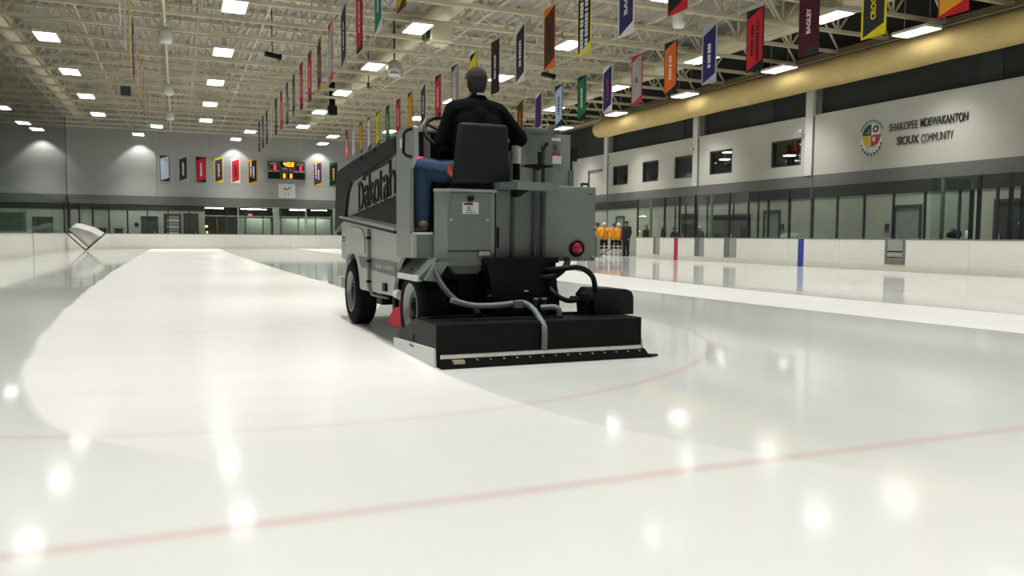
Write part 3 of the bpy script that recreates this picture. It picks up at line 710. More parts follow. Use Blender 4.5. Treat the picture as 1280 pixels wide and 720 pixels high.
# ------------------------------------------------------------------ scoreboard
sb = empty('scoreboard', (7.96, WF - 0.2, 5.27), 'wall scoreboard with orange clock and red score digits', 'scoreboard')
MB().box(6.47, 9.45, WF - 0.25, WF - 0.02, 5.27, 6.78, bev=0.02).build('case', mat('score_case', '#8a8c8a', 0.5), sb)
MB().box(6.55, 9.37, WF - 0.262, WF - 0.25, 5.36, 6.72).build('face', mat('score_face', '#3c3f40', 0.5), sb)
M_or, M_rd = mat('digit_orange', '#ff9a20', emit=(1, 0.42, 0.03), estr=3.2), mat('digit_red', '#ff2030', emit=(1, 0.03, 0.06), estr=2.6)
SEG = {'0': 'abcdef', '1': 'bc', '2': 'abged', '4': 'fgbc', '3': 'abgcd'}
def digit(ch, x, z, w_, h_, m_):
    q = MB(); t_ = w_ * 0.24; y0, y1 = WF - 0.285, WF - 0.272
    S = dict(a=(x, x + w_, z + h_ - t_, z + h_), g=(x, x + w_, z + h_ / 2 - t_ / 2, z + h_ / 2 + t_ / 2), d=(x, x + w_, z, z + t_), f=(x, x + t_, z + h_ / 2, z + h_), e=(x, x + t_, z, z + h_ / 2), b=(x + w_ - t_, x + w_, z + h_ / 2, z + h_), c=(x + w_ - t_, x + w_, z, z + h_ / 2))
    for s in SEG[ch]: a = S[s]; q.box(a[0], a[1], y0, y1, a[2], a[3])
    q.build('digit', m_, sb)
def panel(x0, x1, z0, z1): MB().box(x0, x1, WF - 0.272, WF - 0.26, z0, z1).build('window', M_blk, sb)
panel(7.5, 8.55, 6.32, 6.7); panel(6.78, 7.3, 6.08, 6.42); panel(8.72, 9.25, 6.08, 6.42); panel(6.57, 7.45, 5.4, 5.88); panel(8.5, 9.35, 5.4, 5.88); panel(7.58, 7.95, 5.45, 5.8); panel(8.05, 8.42, 5.45, 5.8); panel(8.1, 8.3, 6.02, 6.25)
digit('4', 7.72, 6.36, 0.2, 0.31, M_or); digit('0', 8.03, 6.36, 0.2, 0.31, M_or); digit('2', 8.3, 6.36, 0.2, 0.31, M_or)
b = MB(); b.box(7.955, 7.995, WF - 0.285, WF - 0.272, 6.42, 6.47); b.box(7.955, 7.995, WF - 0.285, WF - 0.272, 6.56, 6.61); b.build('colon', M_or, sb)
digit('0', 6.98, 6.1, 0.19, 0.29, M_rd); digit('0', 8.93, 6.1, 0.19, 0.29, M_rd); digit('1', 8.1, 6.03, 0.13, 0.2, M_rd)
digit('0', 7.7, 5.48, 0.15, 0.29, M_or); digit('0', 8.2, 5.48, 0.15, 0.29, M_or)
for x0, x1, z0 in ((6.72, 7.2, 6.5), (8.75, 9.2, 6.5), (6.6, 6.9, 5.93), (6.98, 7.4, 5.93), (8.52, 8.85, 5.93), (8.92, 9.32, 5.93), (7.62, 8.02, 6.12)):
    MB().box(x0, x1, WF - 0.268, WF - 0.26, z0, z0 + 0.1).build('caption_strip', mat('caption', '#9a9c9a', 0.6), sb)
e = empty('wall_poster', (7.99, WF - 0.02, 3.92), 'white sponsor panel with a dark bird mark below the scoreboard', 'poster')
MB().box(7.35, 8.63, WF - 0.03, WF - 0.002, 3.93, 5.03).build('panel', M_stick_w, e)
MB().prism([(7.66, 4.72), (7.9, 4.68), (8.02, 4.6), (8.12, 4.7), (8.34, 4.84), (8.2, 4.66), (8.08, 4.58), (7.95, 4.52), (7.8, 4.62)], 1, WF - 0.036, WF - 0.03).build('bird_mark', M_eb, e)
for s in (-1, 1):
    pts = [(7.99 + s * (0.14 - 0.05 * (i - 3) ** 2 / 9), 4.12 + 0.05 * i) for i in range(7)]
    q = MB()
    for a, c_ in zip(pts[:-1], pts[1:]): q.prism([(a[0] - 0.018, a[1]), (a[0] + 0.018, a[1]), (c_[0] + 0.018, c_[1]), (c_[0] - 0.018, c_[1])], 1, WF - 0.036, WF - 0.03)
    q.build('arc_mark', M_grey_d, e)

# ------------------------------------------------------------------ dasher boards with glass
PANEL = 1.22
pane_lo = MB().box(-PANEL / 2 + 0.02, PANEL / 2 - 0.02, -0.006, 0.006, 0, 1.46).mesh('pane', M_glass)
pane_soft = MB().box(-PANEL / 2 + 0.02, PANEL / 2 - 0.02, -0.006, 0.006, 0, 1.88).mesh('pane', glass_mat('rink_glass_soft', (0.9, 0.96, 0.92), 0.12))
pane_hi = MB().box(-PANEL / 2 + 0.02, PANEL / 2 - 0.02, -0.006, 0.006, 0, 1.88).mesh('pane', M_glass)
post_lo = MB().box(-0.03, 0.03, -0.035, 0.035, 0, 1.49).mesh('post', M_post)
post_hi = MB().box(-0.035, 0.035, -0.04, 0.04, 0, 1.92).mesh('post', M_post)
post_g = MB().box(-0.05, 0.05, -0.05, 0.05, 0, 1.93).mesh('post', M_postg)
bp_me = MB().box(-1.216, 1.216, -0.06, 0.06, 0.0, 1.03).mesh('board_panel', M_white)
cp_me = MB().box(-1.22, 1.22, -0.075, 0.075, 1.03, 1.07, bev=0.008).mesh('cap_rail', M_cap)
kp_me = MB().box(-1.216, 1.216, -0.068, -0.058, 0.0, 0.2).mesh('kick_plate', mat('kick_white', '#deddd2', 0.4, var=0.03))
def board_run(parent, p0, p1, normal_side=1, glass=True, hi=lambda y: False, greyp=lambda y: False, posts=True):
    """Boards from p0 to p1; each panel a part; the -y side of the local frame faces the ice."""
    p0, p1 = Vector(p0), Vector(p1); d = p1 - p0; L_ = d.length; ang = atan2(d.y, d.x); d.normalize()
    nb = max(1, round(L_ / 2.44)); s = L_ / nb / 2.44
    for i in range(nb):
        c = p0 + d * (L_ * (i + 0.5) / nb)
        for nm, me in (('board_panel', bp_me), ('cap_rail', cp_me), ('kick_plate', kp_me)):
            inst(nm, me, (c.x, c.y, 0), parent, (0, 0, ang), (s, 1, 1))
    if glass:
        ng = max(1, round(L_ / PANEL)); s2 = L_ / ng / PANEL
        for i in range(ng):
            c = p0 + d * (L_ * (i + 0.5) / ng); h_ = hi(c.y)
            inst('pane', (pane_hi if posts else pane_soft) if h_ else pane_lo, (c.x, c.y, 1.08), parent, (0, 0, ang), (s2, 1, 1))
            q = p0 + d * (L_ * i / ng)
            if posts: inst('post', (post_g if greyp(q.y) else post_hi) if h_ else post_lo, (q.x, q.y, 1.07), parent, (0, 0, ang))
# right side (the ice is on its left): direction +y -> local -y is +x, so run it backwards
rb = empty('dasher_boards', (XR, 17, 0), 'white dasher boards with glass along the right side, red and blue stripes', 'rink boards')
bo = 0.06
board_run(rb, (XR + bo, 26.95, 0), (XR + bo, -1.0, 0))
board_run(rb, (XR + bo, 35.6, 0), (XR + bo, 26.95, 0), hi=lambda y: True, greyp=lambda y: abs(y - 29.2) < 0.7 or abs(y - 34.3) < 0.7)
for y0, y1, m_, nm in ((31.88, 32.2, M_redp, 'red_stripe'), (23.64, 23.94, M_blue, 'blue_stripe')):
    MB().box(XR - 0.012, XR, y0, y1, 0.0, 1.03).build(nm, m_, rb)
M_gate = mat('gate_grey', '#9b9b97', 0.4, 0.3, var=0.06); M_gated = mat('gate_dark', '#6b6a66', 0.5)
for y0, y1, split in ((19.07, 19.86, None), (27.6, 28.4, 0.45), (29.85, 30.55, 0.55), (33.44, 33.98, 0.4)):
    MB().box(XR - 0.02, XR - 0.004, y0, y1, 0.22, 1.03).build('gate', M_gate, rb)
    if split: MB().box(XR - 0.026, XR - 0.02, y1 - (y1 - y0) * split, y1, 0.22, 1.03).build('gate_opening', M_gated, rb)
    else:
        for z0, z1, m_ in ((0.22, 0.4, M_gated), (0.44, 0.47, M_blk), (0.62, 0.67, M_blk)):
            MB().box(XR - 0.03, XR - 0.02, y0 + 0.09, y1 - 0.09, z0, z1).build('gate_bar', m_, rb)
        for a in (y0, y1 - 0.09): MB().box(XR - 0.032, XR - 0.02, a, a + 0.09, 0.22, 1.03).build('gate_jamb', M_gated, rb)
# players' bench glass returns near the camera on the right
for y, tall, dk in ((18.2, 1.92, 0), (17.2, 1.45, 1), (16.95, 1.92, 1), (15.95, 1.92, 1), (15.6, 1.92, 1)):
    MB().box(XR + 0.5, XR + 0.58, y - 0.05, y + 0.05, 0.004, 1.07 + tall).build('bench_post', M_post if dk else M_postg, rb)
MB().box(XR + 0.1, XR + 1.9, 18.24, 18.26, 0.4, 2.98).build('bench_pane', glass_mat('bench_glass', (0.88, 0.95, 0.91), 0.2), rb)
MB().box(XR + 1.9, XR + 1.96, 18.2, 18.3, 0.004, 2.98).build('bench_post', M_postg, rb)
for y in (26.1, 27.98, 29.66, 31.6, 32.4, 33.36, 34.25, 35.2):
    MB().box(XR + 1.4, XR + 1.46, y - 0.03, y + 0.03, 0.004, 2.99).build('bench_post', M_post, rb)
# far part of the right boards, corners and far end
R_ = 7.0
fb = empty('dasher_boards', (8, YF, 0), 'white dasher boards with glass around the far end of the rink', 'rink boards')
def arc(cx, cy, a0, a1, n): return [(cx + (R_ + bo) * cos(a0 + (a1 - a0) * i / n), cy + (R_ + bo) * sin(a0 + (a1 - a0) * i / n), 0) for i in range(n + 1)]
def chain(parent, pts):
    for a, c_ in zip(pts[:-1], pts[1:]): board_run(parent, a, c_)
HI = lambda y: True
def chain_hi(parent, pts):
    for a, c_ in zip(pts[:-1], pts[1:]): board_run(parent, a, c_, hi=HI)
lf = arc(XL + R_, YF - R_, pi, pi / 2, 8); rf = arc(XR - R_, YF - R_, pi / 2, 0, 8)
chain_hi(fb, lf); chain_hi(fb, [lf[-1], rf[0]]); chain_hi(fb, rf)
board_run(fb, (XR + bo, YF - R_, 0), (XR + bo, 42.5, 0))
lb_ = empty('dasher_boards', (XL, 25, 0), 'white dasher boards with glass along the left side of the rink', 'rink boards')
board_run(lb_, (XL - bo, -1.0, 0), (XL - bo, YF - R_, 0), hi=HI, posts=False)
MB().box(XL - 0.01, XL + 0.01, 42.98, 43.08, 0, 1.03).build('panel_joint', M_grey_d, lb_)
# open gate leaf beside the players' entrance
g = empty('gate_leaf', (23.3, 41.3, 0), 'white swung-open rink gate behind the yellow players', 'gate')
for x0, x1 in ((22.0, 23.05), (23.06, 24.1)): MB().box(x0, x1, 41.3, 41.4, 0.02, 1.03).build('panel', M_white, g)
MB().box(22.0, 24.1, 41.28, 41.42, 1.03, 1.07).build('cap_rail', M_cap, g)
# goal crease end: protective netting on the left
def net_material():
    M = bpy.data.materials.new('safety_net'); M.use_nodes = True; nt = M.node_tree; P = nt.nodes['Principled BSDF']
    P.inputs['Base Color'].default_value = lin('#26302b'); P.inputs['Roughness'].default_value = 0.9; P.inputs['Specular IOR Level'].default_value = 0.0
    tr = nt.nodes.new('ShaderNodeBsdfTransparent'); mx = nt.nodes.new('ShaderNodeMixShader'); mx.inputs[0].default_value = 0.11
    nt.links.new(tr.outputs[0], mx.inputs[1]); nt.links.new(P.outputs[0], mx.inputs[2]); nt.links.new(mx.outputs[0], nt.nodes['Material Output'].inputs[0])
    return M
nn = empty('safety_netting', (XL - 0.2, 30, 2.9), 'thin dark spectator netting hanging above the left glass', 'net')
MB().box(XL - 0.205, XL - 0.2, 4, 57.9, 1.1, 8.4).build('mesh', net_material(), nn)
MB().tube([(XL - 0.2, 57.9, 0.004), (XL - 0.2, 57.9, 3.4)], 0.06, 8).build('pole', M_post, nn)
MB().tube([(XL - 0.2, 57.9, 3.4), (XL - 0.2, 57.9, 8.4)], 0.02, 6).build('edge_rope', M_post, nn)
MB().tube([(XL - 0.2, 4, 8.4), (XL - 0.2, 57.9, 8.4)], 0.01, 6).build('top_cable', M_alu, nn)

# ------------------------------------------------------------------ goal net, tipped up against the corner boards
gl = empty('hockey_goal', (-5.1, 54.3, 0), 'red-framed hockey goal with white netting tipped over in the far left corner', 'goal')
def goal():
    fr = MB(); nb_ = MB()
    # local: mouth frame in the u(right)-w(up) plane, tipped so one corner touches the ice
    o = Vector((-5.1, 54.3, 0.03))
    A = Vector((-1.07, -0.1, 1.12)).normalized()          # up the mouth post
    Bv = Vector((1.0, -0.3, 0.72)).normalized()           # along the base into the net
    Bv = (Bv - A * Bv.dot(A)).normalized(); Cv = A.cross(Bv)   # across the goal
    def P(a, b_, c_): return o + A * a + Bv * b_ + Cv * c_
    Wd = 1.15; Dp = 1.2
    sg_ = 1 if Cv.y > 0 else -1
    w0, w1 = 0.0, sg_ * Wd
    r_ = 0.035
    red = MB()
    red.tube([P(0, 0, w0), P(1.5, 0, w0), P(1.5, 0, w1), P(0, 0, w1)], r_, 8)
    red.build('mouth_frame', mat('goal_red', '#6a2226', 0.5), gl)
    dk = MB()
    dk.tube([P(0, 0.05, w0), P(0, Dp, w0), P(0, Dp, w1), P(0, 0.05, w1)], 0.05, 8)
    dk.tube([P(1.5, 0.0, w0), P(1.45, 0.22, w0), P(0.05, 0.26, w0)], 0.03, 6)
    dk.build('base_frame', mat('goal_dark', '#35332f', 0.6), gl)
    prof = [(1.5, 0.0), (1.5, 0.45), (1.3, 0.65), (0.6, 1.05), (0.0, Dp)]
    nt_ = MB(); n_ = len(prof)
    vs = [P(a, b_, w0) for a, b_ in prof] + [P(a, b_, w1) for a, b_ in prof]
    nt_.add(vs, [(i, i + 1, n_ + i + 1, n_ + i) for i in range(n_ - 1)])
    for w_ in (w0, w1): nt_.add([P(0, 0.26, w_)] + [P(1.5, 0.22, w_)] + [P(a, b_, w_) for a, b_ in prof[1:]], [list(range(n_ + 1))])
    M = bpy.data.materials.new('goal_netting'); M.use_nodes = True; t_ = M.node_tree; Pp = t_.nodes['Principled BSDF']
    Pp.inputs['Base Color'].default_value = lin('#c6c6c0'); Pp.inputs['Roughness'].default_value = 0.8
    tr = t_.nodes.new('ShaderNodeBsdfTransparent'); mx = t_.nodes.new('ShaderNodeMixShader'); mx.inputs[0].default_value = 0.75
    t_.links.new(tr.outputs[0], mx.inputs[1]); t_.links.new(Pp.outputs[0], mx.inputs[2]); t_.links.new(mx.outputs[0], t_.nodes['Material Output'].inputs[0])
    nt_.build('netting', M, gl)
goal()

# ------------------------------------------------------------------ ice resurfacer (front towards +y)
zb = empty('ice_resurfacer', (2.88, 8.4, 0), 'big grey ice resurfacer with black snow tank, seen from behind on the ice', 'vehicle')
def zp(q, name, m_, parent=None): return q.build(name, m_, parent or zb)
XA, XB = 1.93, 3.83                                       # body sides
M_zside = mat('machine_side_lit', '#9ba19b', 0.38, var=0.03, scale=2)  # lighter copy of the machine grey, light on the sides painted in
M_zbody = mat('machine_body_lit', '#a9aea8', 0.38, var=0.03, scale=2)  # lightest copy of that grey, side light painted into the colour
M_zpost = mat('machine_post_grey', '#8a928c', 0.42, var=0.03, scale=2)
M_zin = mat('machine_inside_grey', '#5f6763', 0.6, var=0.06)
# wheels
def wheel(xo, y, sgn, r=0.385, wd=0.27):
    """xo: outer face x; sgn +1 when the tyre extends towards +x."""
    tprof = [(0.235, 0.02), (0.30, 0.0), (0.345, 0.012), (0.375, 0.035), (r, 0.06), (r, wd - 0.06), (0.375, wd - 0.035), (0.345, wd - 0.012), (0.30, wd), (0.235, wd - 0.02)]
    q = MB().lathe([(a, d * sgn) for a, d in tprof], (xo, y, r), 0, 36)
    for k in range(30):                                   # tread blocks
        a = 2 * pi * k / 30
        for d0, d1 in ((0.055, 0.125), (0.145, 0.215)):
            M4 = Matrix.Translation((xo, y, r)) @ Matrix.Rotation(a, 4, 'X')
            q.box(min(d0 * sgn, d1 * sgn), max(d0 * sgn, d1 * sgn), -0.024, 0.024, r - 0.004, r + 0.006, mtx=M4)
    t_ = zp(q, 'tyre', M_tyre)
    rim = zp(MB().lathe([(0.24, 0.02 * sgn), (0.245, 0.012 * sgn), (0.232, 0.008 * sgn), (0.22, 0.03 * sgn), (0.205, 0.06 * sgn), (0.19, 0.075 * sgn)], (xo, y, r), 0, 30), 'rim', mat('rim_grey', '#8e9290', 0.4, 0.4, var=0.05))
    zp(MB().lathe([(0.192, 0.07 * sgn), (0.17, 0.05 * sgn), (0.15, 0.09 * sgn), (0.1, 0.11 * sgn), (0.0, 0.11 * sgn)], (xo, y, r), 0, 30), 'wheel_disc', mat('disc_dark', '#4a4e4d', 0.45, 0.3, var=0.1))
    h = MB().lathe([(0.0, 0.02 * sgn), (0.06, 0.025 * sgn), (0.075, 0.06 * sgn)], (xo, y, r), 0, 16)
    zp(h, 'hub', M_blk2)
    s = MB()
    for k in range(6):
        a = 2 * pi * k / 6
        s.tube([(xo + 0.045 * sgn, y + 0.1 * cos(a), r + 0.1 * sin(a)), (xo + 0.07 * sgn, y + 0.1 * cos(a), r + 0.1 * sin(a))], 0.013, 6)
    for k in range(8):                                    # dark vent slots round the rim
        a = 2 * pi * (k + 0.5) / 8
        s.box(-0.004, 0.004, -0.022, 0.022, 0.155, 0.19, mtx=Matrix.Translation((xo + 0.079 * sgn, y, r)) @ Matrix.Rotation(a, 4, 'X'))
    zp(s, 'wheel_nuts', M_blk)
wheel(1.905, 9.63, 1); wheel(1.95, 7.12, 1); wheel(3.855, 9.63, -1); wheel(3.42, 7.3, -1)
# chassis
q = MB(); q.box(2.3, 3.2, 6.95, 10.2, 0.42, 0.62); q.box(2.0, 3.76, 9.5, 9.76, 0.33, 0.44); q.box(2.0, 3.3, 7.0, 7.24, 0.33, 0.44)
q.tube([(2.2, 8.9, 0.5), (2.45, 8.2, 0.36), (2.5, 7.5, 0.4)], 0.05, 8); q.tube([(2.15, 8.8, 0.42), (2.6, 8.8, 0.42)], 0.045, 8)
q.box(2.05, 2.4, 8.6, 8.85, 0.3, 0.52); q.box(2.12, 2.2, 8.3, 8.4, 0.25, 0.5)
zp(q, 'chassis', M_blk2)
q = MB(); q.box(2.35, 2.75, 6.9, 7.4, 0.3, 0.85); q.box(2.8, 3.12, 6.9, 7.4, 0.3, 0.85)
zp(q, 'inner_fender', M_blk)
# side panels with wheel arches
def arch(cy, r, y0, y1, zbase, n=12):
    """Arch points from y0 side to y1 side over a wheel."""
    a0 = math.acos(max(-1, min(1, (y0 - cy) / r))); a1 = math.acos(max(-1, min(1, (y1 - cy) / r)))
    return [(cy + r * cos(a0 + (a1 - a0) * i / n), 0.385 + r * sin(a0 + (a1 - a0) * i / n)) for i in range(n + 1)]
side = [(10.25, 1.24), (10.26, 0.77)] + arch(9.63, 0.475, 9.93, 9.16, 0) + [(9.07, 0.44), (7.62, 0.47)] + arch(7.12, 0.5, 7.6, 6.95, 0)[:9] + [(6.93, 0.86), (6.93, 1.07), (7.47, 1.09)]
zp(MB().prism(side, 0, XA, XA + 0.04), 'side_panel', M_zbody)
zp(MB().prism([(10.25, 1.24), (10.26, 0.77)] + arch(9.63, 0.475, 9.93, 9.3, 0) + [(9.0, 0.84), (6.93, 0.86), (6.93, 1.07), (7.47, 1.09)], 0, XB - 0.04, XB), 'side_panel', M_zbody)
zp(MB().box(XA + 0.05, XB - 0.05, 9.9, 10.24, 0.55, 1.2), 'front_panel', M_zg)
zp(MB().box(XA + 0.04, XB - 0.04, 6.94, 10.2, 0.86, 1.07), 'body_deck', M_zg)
zp(MB().box(XA - 0.01, XA + 0.16, 10.25, 10.6, 0.40, 0.52), 'board_brush', M_stick_w)
hatch = [(9.98, 0.83), (9.93, 1.06), (9.86, 1.13), (9.72, 1.165), (9.1, 1.14), (8.93, 1.1), (8.86, 1.02), (8.84, 0.86), (9.25, 0.86), (9.4, 0.84)]
zp(MB().prism(hatch, 0, XA - 0.012, XA), 'hatch', mat('hatch_grey', '#b2b7b1', 0.36, var=0.02))
v_ = MB()
for z in (0.98, 1.02): v_.box(XA - 0.008, XA, 10.06, 10.12, z, z + 0.02)
zp(v_, 'vent_slot', M_blk)
zp(MB().box(XA - 0.006, XA, 10.03, 10.14, 1.06, 1.1), 'small_decal', M_stick_w)
stripe = [(9.22, 0.82), (7.45, 0.80), (7.5, 0.665), (9.08, 0.70)]
st = zp(MB().prism(stripe, 0, XA - 0.006, XA), 'stripe', M_zg2)
q = MB(); y = 8.32
while y > 7.58:
    l_ = random.uniform(0.03, 0.05); q.box(XA - 0.009, XA - 0.006, y - l_, y, 0.715 + 0.003, 0.755); y -= l_ + (0.012 if random.random() < 0.85 else 0.05)
tag(q.build('lettering', mat('letter_pale', '#a7aca8', 0.5), st), kind='stuff')
q = MB(); q.tube([(XA - 0.02, 8.6, 1.13), (XA - 0.02, 8.6, 0.5), (XA - 0.0, 8.55, 0.42), (2.05, 8.3, 0.4)], 0.017, 8)
zp(q, 'water_pipe', M_hose)
q = MB()
for z in (1.03, 0.78, 0.56): q.box(XA - 0.045, XA, 8.575, 8.625, z - 0.014, z + 0.014)
zp(q, 'pipe_clamp', M_blk)
zp(MB().box(XA - 0.03, XA, 7.84, 7.95, 0.5, 0.58), 'tow_clip', M_blk)
zp(MB().tube([(XA + 0.02, 7.55, 0.5), (XA + 0.02, 7.42, 0.49)], 0.045, 10), 'drain_stub', M_stick_w)
q = MB(); q.prism([(7.98, 0.18), (7.7, 0.16), (7.45, 0.2), (7.48, 0.37), (7.66, 0.36), (7.82, 0.28)], 0, 1.96, 2.02)
q.tube([(1.99, 7.55, 0.36), (1.99, 7.55, 0.5)], 0.02, 6)
zp(q, 'red_rag', mat('red_cloth', '#c02038', 0.8, var=0.15))
# ledge bars under the tank
def slant(y0, z0, y1, z1, h, x0, x1): return MB().prism([(y0, z0), (y1, z1), (y1, z1 + h), (y0, z0 + h)], 0, x0, x1)
zp(slant(10.2, 1.245, 7.47, 1.075, 0.03, XA - 0.02, XA + 0.05), 'ledge_seal', M_blk)
zp(slant(10.25, 1.275, 7.47, 1.105, 0.026, XA - 0.03, XA + 0.05), 'ledge_bar', M_alu)
zp(slant(10.25, 1.24, 7.47, 1.08, 0.07, XB - 0.05, XB + 0.05), 'ledge_bar', M_alu)
# snow tank
tank = [(10.66, 1.1), (10.52, 1.87), (9.43, 1.93), (7.97, 1.985), (7.47, 1.99), (7.47, 1.13), (10.25, 1.27)]
zp(MB().prism(tank, 0, XA + 0.04, XB - 0.04), 'snow_tank', M_blk)
band = [(10.66, 1.1), (10.52, 1.87), (9.43, 1.93), (7.97, 1.985), (7.47, 1.99), (7.47, 1.84), (8.2, 1.80), (9.58, 1.69), (9.79, 1.58), (10.0, 1.26)]
inner = [(10.0, 1.26), (9.79, 1.58), (9.58, 1.69), (8.2, 1.80), (7.47, 1.84), (7.47, 1.13)]
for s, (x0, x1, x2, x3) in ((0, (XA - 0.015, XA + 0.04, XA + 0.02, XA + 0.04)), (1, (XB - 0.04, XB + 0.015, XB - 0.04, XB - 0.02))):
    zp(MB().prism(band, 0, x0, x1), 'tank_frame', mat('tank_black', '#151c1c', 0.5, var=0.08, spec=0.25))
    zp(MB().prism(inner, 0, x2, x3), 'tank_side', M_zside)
zp(MB().prism([(9.68, 1.295), (7.47, 1.445), (7.47, 1.16)], 0, XA + 0.008, XA + 0.022), 'swoosh', M_blk)
q = MB(); q.prism([(9.72, 1.31), (7.47, 1.463), (7.47, 1.45), (9.7, 1.296)], 0, XA + 0.005, XA + 0.02); zp(q, 'swoosh_edge', M_alu)
# side lettering "Dakotah" built from tall strokes on a rising base line
lg = MB()
YB0, YE0 = 9.26, 7.54
def LP(u, v): y = YB0 + (YE0 - YB0) * u; return (y, 1.345 + 0.105 * u + v)
def stroke(pts, w_):
    ww = w_ / 1.76 / 2
    for (a, c_) in zip(pts[:-1], pts[1:]):
        (u0_, v0_), (u1_, v1_) = a, c_
        du, dv = (u1_ - u0_) * 1.76, v1_ - v0_; L_ = max(1e-6, sqrt(du * du + dv * dv)); nu, nv = -dv / L_, du / L_
        h = w_ / 2
        P4 = [LP(u0_ + nu * h / 1.76, v0_ + nv * h), LP(u0_ - nu * h / 1.76, v0_ - nv * h), LP(u1_ - nu * h / 1.76, v1_ - nv * h), LP(u1_ + nu * h / 1.76, v1_ + nv * h)]
        lg.prism(P4, 0, XA + 0.004, XA + 0.022)
def bowl(cu, cv, ru, rv, a0, a1, w_, n=10): stroke([(cu + ru * cos(radians(a0 + (a1 - a0) * i / n)), cv + rv * sin(radians(a0 + (a1 - a0) * i / n))) for i in range(n + 1)], w_)
T = 0.047
M_logo = mat('logo_dark', '#1c2122', 0.5, spec=0.25)
def done():
    global lg
    zp(lg, 'letter', M_logo); lg = MB()
def letter_a(u):
    bowl(u + 0.045, 0.17, 0.045, 0.055, 165, 0, T * 0.8); stroke([(u + 0.09, 0.18), (u + 0.09, 0.0), (u + 0.108, 0.0)], T); bowl(u + 0.05, 0.065, 0.045, 0.065, 75, 360, T * 0.8); done()
stroke([(0.02, 0.0), (0.02, 0.3)], T); stroke([(-0.01, 0.3), (0.05, 0.3)], 0.025); stroke([(-0.01, 0.0), (0.05, 0.0)], 0.025); bowl(0.04, 0.15, 0.105, 0.15, 90, -90, T); done()
letter_a(0.19)
stroke([(0.335, 0.0), (0.335, 0.36)], T); stroke([(0.34, 0.1), (0.42, 0.23)], 0.032); stroke([(0.365, 0.14), (0.445, 0.0)], T); stroke([(0.31, 0.0), (0.365, 0.0)], 0.02); done()
bowl(0.52, 0.115, 0.055, 0.115, 0, 360, T * 0.9, 16); done()
stroke([(0.635, 0.31), (0.635, 0.03), (0.67, 0.0)], T); stroke([(0.6, 0.225), (0.68, 0.225)], 0.025); done()
letter_a(0.71)
stroke([(0.865, 0.0), (0.865, 0.36)], T); bowl(0.92, 0.155, 0.055, 0.08, 170, 0, T * 0.9); stroke([(0.975, 0.16), (0.975, 0.0)], T); done()
stroke([(0.878, 0.355), (0.3, 0.365), (0.2, 0.345)], 0.028)
lg.prism([LP(0.11, 0.325), LP(0.2, 0.385), LP(0.19, 0.345), LP(0.205, 0.305)], 0, XA + 0.004, XA + 0.022)
zp(lg, 'arrow_mark', M_logo)
q = MB(); q.box(XA + 0.0, XA + 0.024, 7.475, 7.5, 1.6, 1.8); zp(q, 'tank_pin', M_blk)
for y, z in ((8.95, 1.955), (8.3, 1.98)): zp(MB().lathe([(0, 0), (0.03, 0), (0.03, 0.05), (0, 0.05)], (XA - 0.03, y, z - 0.04), 0, 10), 'tank_bolt', M_blk2)
# console post on the near side
post = [(7.47, 0.86), (7.47, 1.98), (7.42, 2.03), (7.28, 2.05), (6.9, 2.03), (6.84, 2.0), (6.82, 1.76), (6.99, 1.66), (6.99, 0.86)]
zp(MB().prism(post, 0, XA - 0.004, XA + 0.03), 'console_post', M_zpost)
zp(MB().box(XA - 0.008, XA, 7.2, 7.32, 1.87, 1.95), 'post_sticker', M_stick_w)
zp(MB().prism([(7.45, 1.965), (7.2, 1.975), (7.05, 1.985), (6.86, 2.0), (6.9, 2.02), (7.28, 2.04), (7.42, 2.02)], 0, XA - 0.008, XA - 0.003), 'post_cap', M_zg)
zp(MB().tube([(XA, 6.9, 2.0), (XA - 0.045, 6.93, 1.985), (XA - 0.05, 7.02, 1.965), (XA - 0.05, 7.04, 1.8), (XA - 0.04, 6.96, 1.765), (XA, 6.92, 1.75)], 0.014, 8), 'grab_handle', M_blk)
# bulkhead and console
q = MB(); q.box(2.9, 3.74, 7.42, 7.47, 1.0, 2.1); zp(q, 'bulkhead', M_zg)
q = MB(); q.box(XA + 0.04, 2.9, 7.42, 7.47, 1.0, 1.72); zp(q, 'footwell_wall', M_zin)
zp(MB().box(XA + 0.07, 2.9, 7.25, 7.47, 1.72, 2.02), 'dash', M_blk)
zp(MB().box(XA + 0.1, 2.9, 7.3, 7.47, 2.02, 2.045), 'dash_top_edge', M_alu)
q = MB(); q.box(2.13, 2.19, 7.235, 7.25, 1.75, 2.0); q.box(2.04, 2.06, 7.235, 7.25, 1.75, 2.0); zp(q, 'gauge_strip', M_alu)
zp(MB().box(2.07, 2.12, 7.23, 7.25, 1.765, 1.79), 'warning_light', mat('led_red', '#ff2040', emit=(1, 0.03, 0.12), estr=2.0))
q = MB(); q.box(3.18, 3.42, 7.3, 7.44, 2.08, 2.14, bev=0.02); q.prism([(3.42, 2.09), (3.5, 2.09), (3.55, 2.18), (3.48, 2.18)], 1, 7.36, 7.44); zp(q, 'top_bracket', M_zg2)
zp(MB().box(3.1, 3.2, 7.4, 7.46, 2.1, 2.13), 'clip', M_stick_w)
for x0, x1, z0, z1, m_ in ((3.52, 3.62, 2.03, 2.06, M_stick_w), (3.54, 3.62, 1.88, 1.91, M_redp), (3.53, 3.63, 1.8, 1.88, M_stick_w), (3.56, 3.585, 1.94, 1.99, M_zg2)):
    zp(MB().box(x0, x1, 7.405, 7.42, z0, z1), 'bulkhead_sticker', m_)
zp(MB().box(3.72, 3.76, 7.38, 7.46, 1.58, 1.74), 'side_latch', M_zg2)
